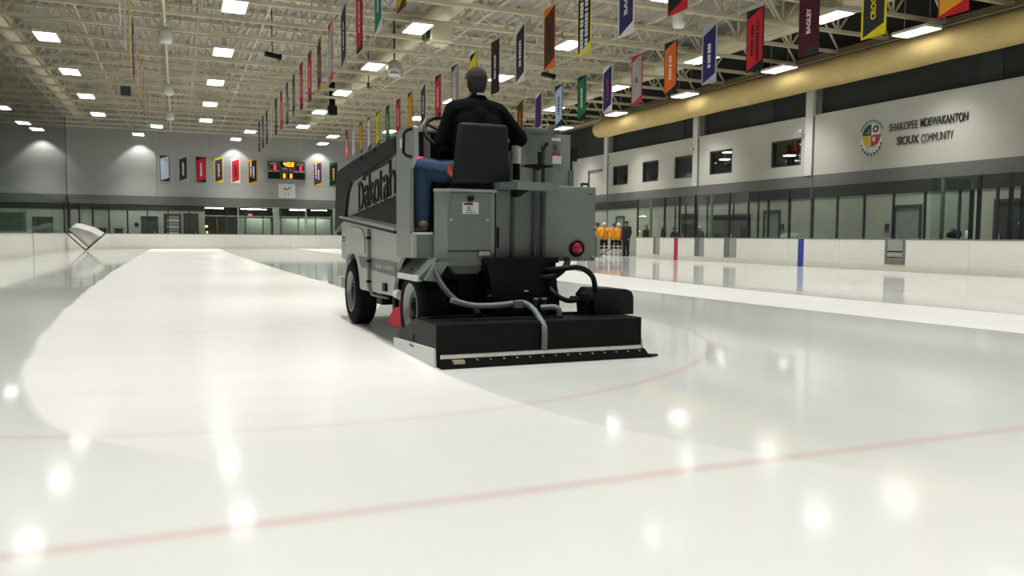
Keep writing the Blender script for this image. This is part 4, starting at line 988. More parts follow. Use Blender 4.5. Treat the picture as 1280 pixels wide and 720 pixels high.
# steering wheel
wc = Vector((2.31, 7.16, 2.01)); qv = Vector((0, -0.8, 0.6)).normalized(); ex = Vector((1, 0, 0)); ey = qv.cross(ex)
ring = [wc + ex * 0.195 * cos(a) + ey * 0.195 * sin(a) for a in [2 * pi * i / 28 for i in range(29)]]
sw = zp(MB().tube(ring, 0.017, 10, cap=False), 'steering_wheel', M_blk)
q = MB()
for a in (0.5, 2.6, 4.71): q.tube([wc, wc + ex * 0.2 * cos(a) + ey * 0.2 * sin(a)], 0.012, 6)
q.tube([wc, wc - qv * 0.25], 0.03, 10); q.build('wheel_spokes', M_blk, sw)
# seat tower at the rear: frame, recessed door
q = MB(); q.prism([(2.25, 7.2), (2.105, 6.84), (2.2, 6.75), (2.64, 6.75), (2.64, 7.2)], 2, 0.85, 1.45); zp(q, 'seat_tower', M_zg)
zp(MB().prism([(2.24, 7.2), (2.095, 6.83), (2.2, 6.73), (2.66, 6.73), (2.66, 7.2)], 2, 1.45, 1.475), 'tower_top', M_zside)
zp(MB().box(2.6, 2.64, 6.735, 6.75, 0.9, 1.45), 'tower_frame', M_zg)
dr = zp(MB().prism([(2.235, 1.44), (2.6, 1.44), (2.6, 0.93), (2.195, 0.93)], 1, 6.738, 6.75), 'tower_door', mat('tower_door_shaded', '#757d77', 0.42, var=0.03))  # door grey darkened, rear shade painted in
MB().lathe([(0, 0), (0.028, 0), (0.028, -0.02), (0, -0.025)], (2.41, 6.738, 1.395), 1, 14).build('latch', M_blk, dr)
MB().box(2.335, 2.485, 6.732, 6.738, 1.255, 1.36).build('warning_sticker', M_stick_w, dr)
MB().box(2.345, 2.43, 6.73, 6.732, 1.333, 1.353).build('sticker_header', mat('dark_red_ink', '#5c2028', 0.6), dr)
q = MB(); q.box(2.38, 2.40, 6.73, 6.732, 1.3, 1.315); q.box(2.37, 2.41, 6.73, 6.732, 1.283, 1.292); q.box(2.36, 2.46, 6.73, 6.732, 1.266, 1.272); q.build('sticker_print', M_zg2, dr)
q = MB()
for x, z in ((2.225, 1.2), (2.57, 1.2)): q.lathe([(0, 0), (0.012, 0), (0.012, -0.008), (0, -0.008)], (x, 6.738, z), 1, 8)
q.build('screw', M_alu, dr)
zp(MB().box(2.5, 2.605, 6.742, 6.75, 0.885, 0.925), 'tower_sticker', M_stick_w)
zp(MB().box(2.2, 2.6, 6.742, 6.751, 0.92, 0.927), 'door_gap', M_blk)
zp(MB().prism([(2.08, 0.86), (2.66, 0.86), (2.6, 0.8), (2.12, 0.79)], 1, 6.76, 7.0), 'tower_base', M_zg)
# flared rear fender
zp(MB().prism([(2.06, 0.83), (2.19, 0.83), (2.07, 0.66), (1.965, 0.67)], 1, 6.66, 6.74), 'fender_gusset', M_zg)
q = MB(); q.prism([(2.09, 0.86), (1.93, 0.70), (1.93, 0.665), (2.13, 0.84)], 1, 6.7, 7.45); zp(q, 'rear_fender', M_zin)
zp(MB().box(1.915, 1.955, 6.72, 7.4, 0.66, 0.71), 'fender_lip', M_stick_w)
# footwell step
zp(MB().box(1.95, 2.12, 6.92, 7.42, 1.07, 1.09), 'step_plate', M_stick_w)
# centre and right rear panels
zp(MB().box(2.66, 3.14, 6.75, 7.42, 0.84, 1.47), 'rear_panel', mat('rear_panel_shaded', '#6c746f', 0.42, var=0.03))  # panel grey darkened by painted-in shade like the rest of the rear
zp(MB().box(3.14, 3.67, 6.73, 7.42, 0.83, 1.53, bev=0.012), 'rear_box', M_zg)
q = MB(); q.box(2.8, 2.83, 6.725, 6.75, 0.85, 1.47); q.tube([(3.03, 6.72, 0.85), (3.03, 6.72, 1.72)], 0.02, 10); q.tube([(3.11, 6.715, 0.85), (3.11, 6.715, 1.47), (3.13, 6.76, 1.88)], 0.018, 10)
zp(q, 'control_rod', mat('rod_grey', '#4a514e', 0.4, 0.4))
zp(MB().tube([(3.12, 6.755, 1.86), (3.14, 6.76, 1.91), (3.17, 6.76, 1.915)], 0.024, 10), 'lever_knob', M_blk)
zp(MB().tube([(3.075, 6.72, 1.7), (3.075, 6.72, 1.83)], 0.02, 10), 'lever_grip', M_blk)
zp(MB().prism([(2.88, 1.695), (2.95, 1.715), (3.2, 1.715), (3.21, 1.7), (3.09, 1.68), (3.05, 1.66), (3.0, 1.68)], 1, 6.7, 6.74), 'lever_plate', M_blk)
zp(MB().box(2.66, 2.8, 6.62, 6.78, 0.935, 1.14), 'slit_plate', M_zg) if False else zp(MB().box(2.665, 2.69, 6.742, 6.75, 0.95, 1.14, bev=0.003), 'slit', M_blk)
sh = zp(MB().box(2.8, 3.2, 6.58, 6.8, 1.475, 1.545), 'shelf', M_zg)
MB().box(2.64, 2.8, 6.6, 6.8, 1.475, 1.54).build('shelf_end', M_zg2, sh)
MB().prism([(2.8, 1.475), (2.93, 1.475), (2.83, 1.41), (2.8, 1.41)], 1, 6.62, 6.74).build('shelf_bracket', M_blk, sh)
tl = zp(MB().lathe([(0.0, -0.028), (0.045, -0.022), (0.06, 0.0)], (3.47, 6.725, 0.95), 1, 24), 'tail_light', M_red)
MB().lathe([(0.058, 0.0), (0.062, -0.018), (0.078, -0.012), (0.082, 0.004)], (3.47, 6.728, 0.95), 1, 24).build('tail_light_ring', M_blk, tl)
for x, z in ((3.61, 1.47), (3.64, 0.86), (3.25, 1.5), (3.655, 1.13)): zp(MB().lathe([(0, 0), (0.016, 0), (0.016, -0.015), (0, -0.018)], (x, 6.73, z), 1, 10), 'panel_bolt', M_zg2)
zp(MB().tube([(3.55, 6.8, 1.53), (3.55, 6.8, 1.56), (3.62, 6.8, 1.56), (3.62, 6.8, 1.53)], 0.012, 8), 'box_handle', M_blk)
# hand controls between seat and bulkhead
zp(MB().tube([(2.86, 7.1, 1.82), (2.86, 7.1, 2.0)], 0.045, 14), 'control_canister', M_zg); zp(MB().tube([(2.87, 7.1, 2.0), (2.87, 7.1, 2.07)], 0.03, 12), 'canister_cap', M_stick_w)
zp(MB().box(2.8, 2.9, 7.05, 7.15, 1.62, 1.8, bev=0.01), 'control_box', M_zg2); zp(MB().tube([(2.93, 7.05, 1.48), (2.93, 7.05, 1.85)], 0.015, 8), 'control_stem', M_zg2)
q = MB(); q.tube([(3.0, 7.1, 1.6), (3.0, 7.1, 1.75)], 0.04, 12, 1); q.tube([(3.0, 7.1, 1.75), (3.0, 7.1, 1.92)], 0.045, 12, 0); q.build('drink_bottle', [M_stick_w, M_blk], zb)
# seat
q = MB(); q.box(2.26, 2.8, 6.76, 7.22, 1.475, 1.5); zp(q, 'seat_base', M_blk)
zp(MB().box(2.28, 2.78, 6.8, 7.24, 1.5, 1.58, bev=0.03), 'seat_cushion', mat('seat_vinyl', '#1c2221', 0.6, var=0.06, spec=0.25))
bm2 = bmesh.new(); bmesh.ops.create_cube(bm2, size=1)
for v in bm2.verts:
    zz = v.co.z + 0.5; wx = 0.27 - 0.045 * zz
    v.co = Vector((2.535 + v.co.x * 2 * wx, 6.80 + v.co.y * 0.12 - 0.03 * zz, 1.53 + 0.53 * zz))
bmesh.ops.bevel(bm2, geom=bm2.edges[:], offset=0.04, segments=3, affect='EDGES', profile=0.6)
bm2.verts.index_update()
q = MB().add([v.co.copy() for v in bm2.verts], [[v.index for v in f.verts] for f in bm2.faces], 0, True); bm2.free()
zp(q, 'backrest', mat('seat_vinyl', '#242a29', 0.55))
zp(MB().tube([(2.3, 6.86, 1.58), (2.27, 6.9, 1.62), (2.27, 6.9, 1.7)], 0.022, 8), 'belt_buckle', mat('buckle_red', '#b0442e', 0.5))
# black tower under the rear panels and lift arms
zp(MB().prism([(2.52, 0.85), (3.2, 0.85), (3.2, 0.8), (3.24, 0.34), (2.62, 0.34), (2.55, 0.7)], 1, 6.62, 7.1), 'lift_frame', M_blk2)
zp(MB().box(2.5, 3.22, 6.6, 6.66, 0.82, 0.87), 'frame_lip', M_blk)
zp(MB().prism([(2.2, 0.84), (2.62, 0.84), (2.5, 0.72), (2.3, 0.72)], 1, 6.8, 6.9), 'under_brace', M_zin)
for a, c_ in (((2.45, 7.3, 0.62), (2.45, 6.6, 0.36)), ((3.15, 7.3, 0.62), (3.15, 6.6, 0.36)), ((2.7, 6.9, 0.75), (2.55, 6.62, 0.5))): zp(MB().tube([a, c_], 0.032, 8), 'lift_arm', M_blk2)
zp(MB().box(2.88, 2.92, 6.6, 6.62, 0.56, 0.575), 'frame_stud', M_alu)
# conditioner (sled)
cs = [(7.36, 0.10), (7.30, 0.16), (6.93, 0.28), (6.74, 0.34), (6.15, 0.345), (6.13, 0.34), (6.13, 0.05), (7.36, 0.03)]
cd = zp(MB().prism(cs, 0, 1.905, 3.82), 'conditioner', M_blk)
MB().box(2.15, 3.6, 6.3, 6.34, 0.335, 0.345).build('top_rib', M_blk2, cd); MB().box(2.0, 3.7, 6.62, 6.68, 0.335, 0.36).build('top_rib', M_blk2, cd)
MB().box(1.96, 3.0, 6.72, 6.75, 0.335, 0.35).build('top_edge', M_zg2, cd)
for x0, x1 in ((2.18, 2.36), (3.3, 3.46)): MB().box(x0, x1, 6.2, 6.23, 0.335, 0.341).build('top_plate', M_alu, cd)
q = MB(); q.prism([(7.43, 0.0), (7.43, 0.09), (6.14, 0.15), (6.12, 0.0)], 0, 1.885, 1.905); run = q.build('side_runner', mat('runner_white', '#d0d2ce', 0.4, var=0.03), cd)
MB().prism([(7.43, 0.0), (7.43, 0.09), (6.14, 0.15), (6.12, 0.0)], 0, 3.82, 3.84).build('side_runner', mat('runner_white', '#d0d2ce', 0.4), cd)
MB().box(1.881, 1.885, 6.72, 6.86, 0.085, 0.105).build('runner_decal', M_zg2, cd); MB().box(1.895, 1.905, 6.78, 6.84, 0.14, 0.19).build('side_notch', M_blk2, cd)
MB().box(1.93, 3.8, 6.095, 6.13, 0.065, 0.105, bev=0.006).build('squeegee_bar', M_chrome, cd)
MB().prism([(6.13, 0.07), (6.095, 0.065), (6.0, 0.004), (6.02, 0.0), (6.13, 0.03)], 0, 1.91, 3.84).build('squeegee_rubber', mat('squeegee_black', '#0a0d0c', 0.9, spec=0.08), cd)
MB().prism([(3.84, 6.0), (3.95, 6.05), (3.84, 6.14)], 2, 0.001, 0.02).build('rubber_tip', M_blk, cd)
for k in range(15):
    x = 2.12 + 0.118 * k; MB().lathe([(0, 0.0), (0.009, 0.0), (0.009, -0.012), (0, -0.012)], (x, 6.083, 0.05), 1, 8).build('rubber_bolt', M_alu, cd)
MB().box(2.02, 2.12, 6.03, 6.1, 0.03, 0.06, bev=0.006).build('clip', mat('brass_pale', '#b9b08a', 0.35, 0.6), cd)
# right-hand auger motor cover and hoses
zp(MB().prism([(3.52, 0.34), (3.5, 0.52), (3.56, 0.585), (3.85, 0.575), (3.91, 0.55), (3.93, 0.5), (3.93, 0.34)], 1, 6.45, 6.8), 'auger_cover', mat('cover_black', '#171c1b', 0.55, var=0.08, spec=0.25))
q = MB(); q.tube([(3.38, 6.5, 0.49), (3.5, 6.5, 0.49)], 0.05, 12); q.tube([(3.44, 6.5, 0.44), (3.44, 6.5, 0.54)], 0.045, 12); q.tube([(3.3, 6.5, 0.49), (3.4, 6.5, 0.49)], 0.032, 12); zp(q, 'auger_motor', M_blk2)
def hose(pts, r, name, m_):
    P_ = [Vector(p) for p in pts]; out = []
    for i in range(len(P_) - 1):
        a, b_, c_, d_ = P_[max(i - 1, 0)], P_[i], P_[i + 1], P_[min(i + 2, len(P_) - 1)]
        for k in range(6):
            t_ = k / 6; out.append(0.5 * ((2 * b_) + (c_ - a) * t_ + (2 * a - 5 * b_ + 4 * c_ - d_) * t_ * t_ + (3 * b_ - a - 3 * c_ + d_) * t_ ** 3))
    out.append(P_[-1]); zp(MB().tube(out, r, 10), name, m_)
hose([(3.0, 6.75, 0.74), (3.2, 6.5, 0.77), (3.36, 6.45, 0.78), (3.5, 6.47, 0.70), (3.55, 6.5, 0.57)], 0.025, 'black_hose', M_blk)
hose([(3.12, 6.6, 0.62), (3.14, 6.5, 0.54), (3.24, 6.45, 0.485), (3.38, 6.48, 0.49)], 0.024, 'black_hose', M_blk)
hose([(3.0, 6.7, 0.68), (3.15, 6.55, 0.70), (3.3, 6.6, 0.8), (3.4, 6.8, 0.86)], 0.03, 'black_hose', M_blk)
hose([(3.15, 6.7, 0.86), (3.2, 6.6, 0.76), (3.3, 6.6, 0.77), (3.36, 6.7, 0.85)], 0.018, 'black_hose', M_blk)
hose([(2.06, 6.66, 0.75), (2.1, 6.55, 0.62), (2.2, 6.45, 0.5), (2.34, 6.42, 0.46)], 0.024, 'drain_hose', mat('hose_dark', '#33393a', 0.6))
hose([(2.12, 6.4, 0.52), (2.3, 6.4, 0.47), (2.5, 6.4, 0.462), (2.72, 6.4, 0.478), (2.78, 6.38, 0.478), (2.835, 6.33, 0.44), (2.85, 6.2, 0.36), (2.85, 6.1, 0.28), (2.85, 6.1, 0.1)], 0.026, 'water_hose', M_hose)
hose([(2.95, 6.4, 0.43), (3.06, 6.36, 0.435), (3.1, 6.34, 0.41), (3.1, 6.34, 0.33)], 0.028, 'water_elbow', M_hose)
q = MB(); q.tube([(2.85, 6.13, 0.30), (2.85, 6.13, 0.32)], 0.034, 12); q.tube([(3.1, 6.34, 0.345), (3.1, 6.34, 0.36)], 0.036, 12); zp(q, 'hose_clamp', M_blk)
zp(MB().box(2.68, 2.76, 6.34, 6.42, 0.44, 0.5), 'hose_joint', M_zg2)
for x, z, r in ((2.95, 0.34, 0.016), (3.03, 0.34, 0.018)): zp(MB().lathe([(0, 0), (r, 0), (r, 0.14), (r * 1.6, 0.15), (r * 1.6, 0.17), (0, 0.17)], (x, 6.5, z), 2, 10), 'valve', M_zg2)

# ------------------------------------------------------------------ people
def capsules(name, segs, voxel, mats, matf=None, loc=(0, 0, 0), smooth=4):
    """One continuous skin over tapered limbs: hulls of two spheres each, fused by a voxel remesh."""
    bm = bmesh.new()
    for (p0, ra, p1, rb_) in segs:
        t_ = bmesh.new()
        for p, r in ((p0, ra), (p1, rb_)):
            rs = r if isinstance(r, tuple) else (r, r, r)
            bmesh.ops.create_icosphere(t_, subdivisions=2, radius=1.0, matrix=Matrix.Translation(Vector(p) - Vector(loc)) @ Matrix.Diagonal((*rs, 1)))
        h = bmesh.ops.convex_hull(t_, input=t_.verts[:])
        bad = list({e for k in ('geom_interior', 'geom_unused') for e in h[k] if isinstance(e, bmesh.types.BMVert)})
        bmesh.ops.delete(t_, geom=bad, context='VERTS')
        mt = bpy.data.meshes.new('hull'); t_.to_mesh(mt); t_.free(); bm.from_mesh(mt); bpy.data.meshes.remove(mt)
    me = bpy.data.meshes.new(name); bm.to_mesh(me); bm.free()
    ob = bpy.data.objects.new('hull_source', me); COL.objects.link(ob)
    md = ob.modifiers.new('r', 'REMESH'); md.mode = 'VOXEL'; md.voxel_size = voxel; md.use_smooth_shade = True
    if smooth: s_ = ob.modifiers.new('s', 'SMOOTH'); s_.factor = 0.5; s_.iterations = smooth
    dg = bpy.context.evaluated_depsgraph_get()
    out = bpy.data.meshes.new_from_object(ob.evaluated_get(dg)); out.name = name
    bpy.data.objects.remove(ob); bpy.data.meshes.remove(me)
    out.materials.clear()
    for x in mats: out.materials.append(x)
    for p in out.polygons:
        p.use_smooth = True
        if matf: p.material_index = matf(p.center + Vector(loc))
    return out
def V(*a): return Vector(a)
def hand(c, d, n, sc_=1.0, curl=0.5):
    """Palm, four unequal bent fingers and a thumb; d along the fingers, n out of the back of the hand."""
    c = V(*c); d = V(*d).normalized(); n = V(*n); n = (n - d * n.dot(d)).normalized(); s = d.cross(n)
    out = []
    for k in (-1.5, -0.5, 0.5, 1.5): out.append((c + s * 0.012 * k * sc_, 0.014 * sc_, c + (d * 0.075 + s * 0.019 * k) * sc_, 0.011 * sc_))
    for k, ln in ((-1.5, 0.9), (-0.5, 1.0), (0.5, 0.95), (1.5, 0.75)):
        b_ = c + (d * 0.08 + s * 0.019 * k) * sc_; m1 = b_ + (d * cos(curl) - n * sin(curl)) * 0.042 * ln * sc_
        m2 = m1 + (d * cos(2.2 * curl) - n * sin(2.2 * curl)) * 0.034 * ln * sc_
        out += [(b_, 0.0095 * sc_, m1, 0.0088 * sc_), (m1, 0.0088 * sc_, m2, 0.0075 * sc_)]
    t0 = c + (d * 0.02 + s * -0.03) * sc_; t1 = t0 + (d * 0.03 - s * 0.035 - n * 0.012) * sc_; t2 = t1 + (d * 0.03 - n * 0.016) * sc_
    out += [(t0, 0.014 * sc_, t1, 0.0105 * sc_), (t1, 0.0105 * sc_, t2, 0.0085 * sc_)]
    return out
def head(c, f, r=0.095, upv=(0, 0, 1)):
    """Skull, jaw, nose and ears; c is the centre, f the way the face looks."""
    c = V(*c); f = V(*f).normalized(); u_ = V(*upv); s = f.cross(u_).normalized(); k = r / 0.095
    o = [(c + u_ * 0.025 * k - f * 0.015 * k, 0.092 * k, c + u_ * 0.02 * k + f * 0.012 * k, 0.083 * k), (c + f * 0.02 * k, 0.075 * k, c + f * 0.045 * k - u_ * 0.085 * k, 0.038 * k),
         (c + f * 0.085 * k - u_ * 0.0 * k, 0.012 * k, c + f * 0.11 * k - u_ * 0.03 * k, 0.015 * k), (c + f * 0.078 * k - u_ * 0.066 * k, 0.014 * k, c + f * 0.08 * k - u_ * 0.07 * k, 0.016 * k)]
    for q in (-1, 1): o.append((c + s * 0.088 * k * q + u_ * 0.02 * k, 0.016 * k, c + s * 0.09 * k * q - u_ * 0.028 * k, 0.012 * k))
    return o
def eyes(c, f, parent, r=0.095):
    c = V(*c); f = V(*f).normalized(); u_ = V(0, 0, 1); s = f.cross(u_).normalized(); k = r / 0.095
    q = MB(); e2 = MB()
    for g_ in (-1, 1):
        p = c + f * 0.082 * k + s * 0.031 * k * g_ + u_ * 0.012 * k; q.sphere(p, 0.011 * k, 8, 6); e2.sphere(p + f * 0.007 * k, 0.006 * k, 6, 4)
        e2.tube([p + u_ * 0.018 * k - s * 0.016 * k, p + u_ * 0.022 * k + f * 0.002, p + u_ * 0.018 * k + s * 0.016 * k], 0.004 * k, 5)
    q.build('eyes', M_stick_w, parent); e2.build('pupils_and_brows', M_blk, parent)
    m_ = c + f * 0.089 * k - u_ * 0.052 * k
    MB().tube([m_ - s * 0.022 * k, m_ + f * 0.004, m_ + s * 0.022 * k], 0.005 * k, 6).build('mouth', mat('lips', '#8c5048', 0.6), parent)
def add_mesh(me, name, parent, loc): return inst(name, me, loc, parent)

M_jacket = mat('black_fleece', '#0a0f10', 0.95, var=0.12, scale=25, bump=0.25, bscale=120, spec=0.1)
M_jeans = mat('blue_denim', '#2a425e', 0.9, var=0.15, scale=30, bump=0.2, bscale=160)
M_cap_ = mat('knit_cap_grey', '#2e292d', 0.95, var=0.25, scale=60, bump=0.5, bscale=140)
M_shoe = mat('brown_boot', '#4a3c2e', 0.7, var=0.1)
# the driver
D0 = (2.56, 7.02, 1.58)
drv = empty('person', D0, 'driver in black fleece, blue jeans and dark knit cap, seated on the grey machine', 'person')
pel, wai, che, nek = V(2.56, 7.02, 1.66), V(2.56, 7.04, 1.85), V(2.57, 7.05, 2.12), V(2.585, 7.06, 2.31)
shL, elL, wrL = V(2.36, 7.05, 2.205), V(2.245, 7.08, 1.90), V(2.27, 7.2, 1.86)
shR, elR, wrR = V(2.785, 7.05, 2.215), V(3.03, 7.08, 1.985), V(2.97, 7.18, 1.90)
hwL = V(2.262, 7.12, 1.96)
wrL = V(2.4, 7.24, 1.93); hpL, knL, anL, toL = V(2.46, 7.02, 1.62), V(2.095, 7.16, 1.685), V(2.085, 7.14, 1.20), V(2.07, 7.27, 1.13)
hpR, knR, anR, toR = V(2.66, 7.02, 1.62), V(2.72, 7.36, 1.68), V(2.72, 7.36, 1.22), V(2.72, 7.4, 1.15)
hd = V(2.578, 7.07, 2.475); fdir = (-0.12, 1, -0.05)
body = [(pel, 0.13, wai, 0.12), (wai, 0.11, che, 0.105), (V(2.5, 7.05, 2.12), 0.1, V(2.64, 7.05, 2.12), 0.1), (che, 0.085, nek, 0.058), (nek, 0.06, hd - V(0, 0, 0.05), 0.062),
        (shL, 0.066, elL, 0.046), (elL, 0.044, wrL, 0.03), (shR, 0.066, elR, 0.046), (elR, 0.044, wrR, 0.03), (shL, 0.07, shR, 0.07),
        (hpL, 0.095, knL, 0.064), (knL, 0.062, anL, 0.042), (anL, 0.042, toL, 0.036), (hpR, 0.095, knR, 0.064), (knR, 0.062, anR, 0.042), (anR, 0.042, toR, 0.036)]
body += head(hd, fdir) + hand(wrL + V(-0.01, 0.01, 0.01), (0.25, 0.3, 0.75), (-0.6, -0.6, 0.3), 1.0, 0.9) + hand(wrR + V(-0.004, 0.004, -0.006), (-0.5, 0.5, -0.6), (0.5, -0.4, 0.5), 1.0, 0.8)
add_mesh(capsules('body', body, 0.0075, [M_skin], None, D0, 3), 'body', drv, D0)
eyes(hd, fdir, drv)
jk = [(V(2.56, 7.03, 1.7), 0.15, V(2.57, 7.05, 2.15), 0.14), (V(2.5, 7.02, 1.68), 0.15, V(2.62, 7.02, 1.68), 0.15), (V(2.48, 7.03, 1.68), 0.135, V(2.45, 7.05, 2.08), 0.135), (V(2.65, 7.03, 1.68), 0.135, V(2.69, 7.05, 2.08), 0.14), (V(2.45, 7.05, 2.08), 0.14, V(2.69, 7.05, 2.08), 0.14),
      (V(2.43, 7.05, 2.17), 0.105, V(2.72, 7.05, 2.17), 0.105), (shL, 0.095, V(2.57, 7.05, 2.25), 0.10), (shR, 0.092, V(2.59, 7.05, 2.25), 0.10), (che, 0.12, V(2.583, 7.055, 2.32), 0.078),
      (shL, 0.094, elL, 0.073), (elL, 0.072, wrL - (wrL - elL).normalized() * 0.02, 0.05), (shR, 0.094, elR, 0.078), (elR, 0.078, wrR - (wrR - elR).normalized() * 0.03, 0.05)]
add_mesh(capsules('jacket', jk, 0.012, [M_jacket], None, D0, 6), 'jacket', drv, D0)
jn = [(hpL, 0.135, knL, 0.095), (knL, 0.093, anL + V(0, 0, 0.0), 0.068), (hpR, 0.135, knR, 0.087), (knR, 0.087, anR, 0.068), (V(2.46, 7.0, 1.66), 0.135, V(2.66, 7.0, 1.66), 0.135)]
add_mesh(capsules('jeans', jn, 0.012, [M_jeans], None, D0, 5), 'jeans', drv, D0)
bt = [(V(2.075, 7.08, 1.145), 0.05, V(2.07, 7.26, 1.13), 0.042), (anL - V(0, 0, 0.01), 0.055, V(2.08, 7.1, 1.15), 0.05), (V(2.72, 7.3, 1.145), 0.05, V(2.72, 7.38, 1.14), 0.035), (anR, 0.055, V(2.72, 7.33, 1.15), 0.05)]
for h_ in (0, 2): add_mesh(capsules('boot', bt[h_:h_ + 2], 0.012, [M_shoe], None, D0, 3), 'boot', drv, D0)
kc = [(hd + V(0, -0.022, 0.04), 0.103, hd + V(-0.004, 0.02, 0.045), 0.094), (hd + V(0, -0.03, -0.035), 0.088, hd + V(0, -0.02, 0.0), 0.098), (hd + V(0, -0.045, -0.07), 0.062, hd + V(0, -0.03, 0), 0.08)]
add_mesh(capsules('knit_cap', kc, 0.009, [M_cap_], None, D0, 3), 'knit_cap', drv, D0)
cr = [nek + V(0.082 * cos(a), 0.075 * sin(a) + 0.002, 0.015 + 0.012 * -sin(a)) for a in [2 * pi * i / 24 for i in range(25)]]
MB().tube(cr, 0.016, 8, cap=False).build('collar', M_jacket, drv, D0)
MB().tube([nek + V(0.089 * cos(a), 0.082 * sin(a) + 0.002, 0.04 - 0.012 * sin(a)) for a in [radians(252 + 5 * i) for i in range(9)]], 0.009, 8).build('collar_tape', M_stick_w, drv, D0)
MB().tube([V(2.3, 7.24, 1.79), V(2.33, 7.26, 1.79)], 0.02, 8).build('pocket_cloth', M_stick_w, drv, D0) if False else None

def stander(loc, ang, h, label, top, legs, hair_m, shoe_m, hair='short', arms=((0.24, -0.02, -0.55), (0.24, -0.02, -0.55)), helmet=None, wide=1.0, group=None, socks=None, legs_apart=0.11):
    """A standing figure h tall, facing +y before turning by ang about z."""
    k = h / 1.78; R = Matrix.Rotation(ang, 4, 'Z'); L = V(*loc)
    def W(x, y, z): return L + (R @ V(x * k, y * k, z * k))
    p = empty('person', loc, label, 'person', group)
    fd = R @ V(0, 1, 0)
    la = legs_apart
    hpl, hpr = W(-0.09, 0, 0.95), W(0.09, 0, 0.95); knl, knr = W(-la, 0.02, 0.5), W(la, 0.02, 0.5); anl, anr = W(-la, -0.02, 0.09), W(la, -0.02, 0.09)
    sl, sr = W(-0.19 * wide, 0, 1.43), W(0.19 * wide, 0, 1.43)
    def armp(s, sgn): return W((0.19 * wide + s[0] * 0.35) * sgn, s[1] * 0.4 - 0.02, 1.43 + s[2] * 0.52), W((0.19 * wide + s[0] * 0.3) * sgn, s[1] + 0.06, 1.43 + s[2])
    el, wl_ = armp(arms[0], -1); er, wr_ = armp(arms[1], 1)
    hc = W(0, 0.02, 1.66)
    segs = [(W(0, 0, 0.95), 0.12 * k, W(0, 0, 1.15), 0.115 * k), (W(0, 0, 1.15), 0.105 * k, W(0, 0, 1.35), 0.1 * k), (W(-0.08, 0, 1.33), 0.1 * k, W(0.08, 0, 1.33), 0.1 * k), (W(0, 0, 1.38), 0.075 * k, W(0, 0.01, 1.58), 0.055 * k),
            (sl, 0.062 * k, el, 0.045 * k), (el, 0.043 * k, wl_, 0.03 * k), (sr, 0.062 * k, er, 0.045 * k), (er, 0.043 * k, wr_, 0.03 * k), (sl, 0.065 * k, sr, 0.065 * k),
            (hpl, 0.088 * k, knl, 0.062 * k), (knl, 0.06 * k, anl, 0.04 * k), (hpr, 0.088 * k, knr, 0.062 * k), (knr, 0.06 * k, anr, 0.04 * k)]
    for a_ in (anl, anr): segs.append((a_ - V(0, 0, 0.05 * k), 0.035 * k, a_ + fd * 0.15 * k - V(0, 0, 0.058 * k), 0.03 * k))
    segs += head(hc, fd, 0.098 * k) + hand(wl_, (wl_ - el), R @ V(-1, 0, 0), k, 0.4) + hand(wr_, (wr_ - er), R @ V(1, 0, 0), k, 0.4)
    add_mesh(capsules('body', segs, 0.016, [M_skin], None, loc, 2), 'body', p, loc)
    eyes(hc, fd, p, 0.098 * k)
    tsegs = [(W(0, 0, 0.95), 0.14 * k, W(0, 0, 1.38), 0.13 * k), (W(-0.09 * wide, 0, 0.92), 0.125 * k, W(0.09 * wide, 0, 0.92), 0.125 * k), (W(-0.08 * wide, 0, 0.92), 0.12 * k, W(-0.09 * wide, 0, 1.32), 0.125 * k * wide), (W(0.08 * wide, 0, 0.92), 0.12 * k, W(0.09 * wide, 0, 1.32), 0.125 * k * wide), (W(-0.09 * wide, 0, 1.3), 0.13 * k, W(0.09 * wide, 0, 1.3), 0.13 * k), (sl, 0.085 * k, W(0, 0, 1.46), 0.09 * k), (sr, 0.085 * k, W(0, 0, 1.46), 0.09 * k),
             (sl, 0.088 * k, el, 0.072 * k), (el, 0.07 * k, wl_, 0.05 * k), (sr, 0.088 * k, er, 0.072 * k), (er, 0.07 * k, wr_, 0.05 * k)]
    add_mesh(capsules('jacket' if not helmet else 'jersey', tsegs, 0.02, [top], None, loc, 3), 'jacket' if not helmet else 'jersey', p, loc)
    lsegs = [(hpl, 0.118 * k, knl, 0.085 * k), (hpr, 0.118 * k, knr, 0.085 * k), (hpl, 0.125 * k, hpr, 0.125 * k)]
    if not socks: lsegs += [(knl, 0.085 * k, anl + V(0, 0, 0.02), 0.068 * k), (knr, 0.085 * k, anr + V(0, 0, 0.02), 0.068 * k)]
    add_mesh(capsules('trousers', lsegs, 0.02, [legs], None, loc, 3), 'trousers', p, loc)
    if socks:
        ss = [(knl, 0.092 * k, anl, 0.062 * k), (knr, 0.092 * k, anr, 0.062 * k)]
        z1, z2 = loc[2] + 0.36 * k, loc[2] + 0.47 * k
        add_mesh(capsules('socks', ss, 0.018, list(socks), lambda c: 1 if (z1 < c.z < z2 or c.z > loc[2] + 0.53 * k) else 0, loc, 2), 'socks', p, loc)
    fs = []
    for a_ in (anl, anr): fs += [(a_ - V(0, 0, 0.045 * k), 0.048 * k, a_ + fd * 0.16 * k - V(0, 0, 0.052 * k), 0.04 * k), (a_ + V(0, 0, 0.04 * k), 0.055 * k, a_ - V(0, 0, 0.04 * k), 0.05 * k)]
    add_mesh(capsules('shoes' if not helmet else 'skates', fs, 0.015, [shoe_m], None, loc, 2), 'shoes' if not helmet else 'skates', p, loc)
    hs = [(hc + V(0, 0, 0.035 * k) - fd * 0.02 * k, 0.104 * k, hc + V(0, 0, 0.045 * k) + fd * 0.02 * k, 0.094 * k), (hc - fd * 0.035 * k - V(0, 0, 0.03 * k), 0.085 * k, hc - fd * 0.03 * k, 0.095 * k)]
    if helmet: hs = [(a, r + 0.018 * k, b_, r2 + 0.018 * k) for a, r, b_, r2 in hs]
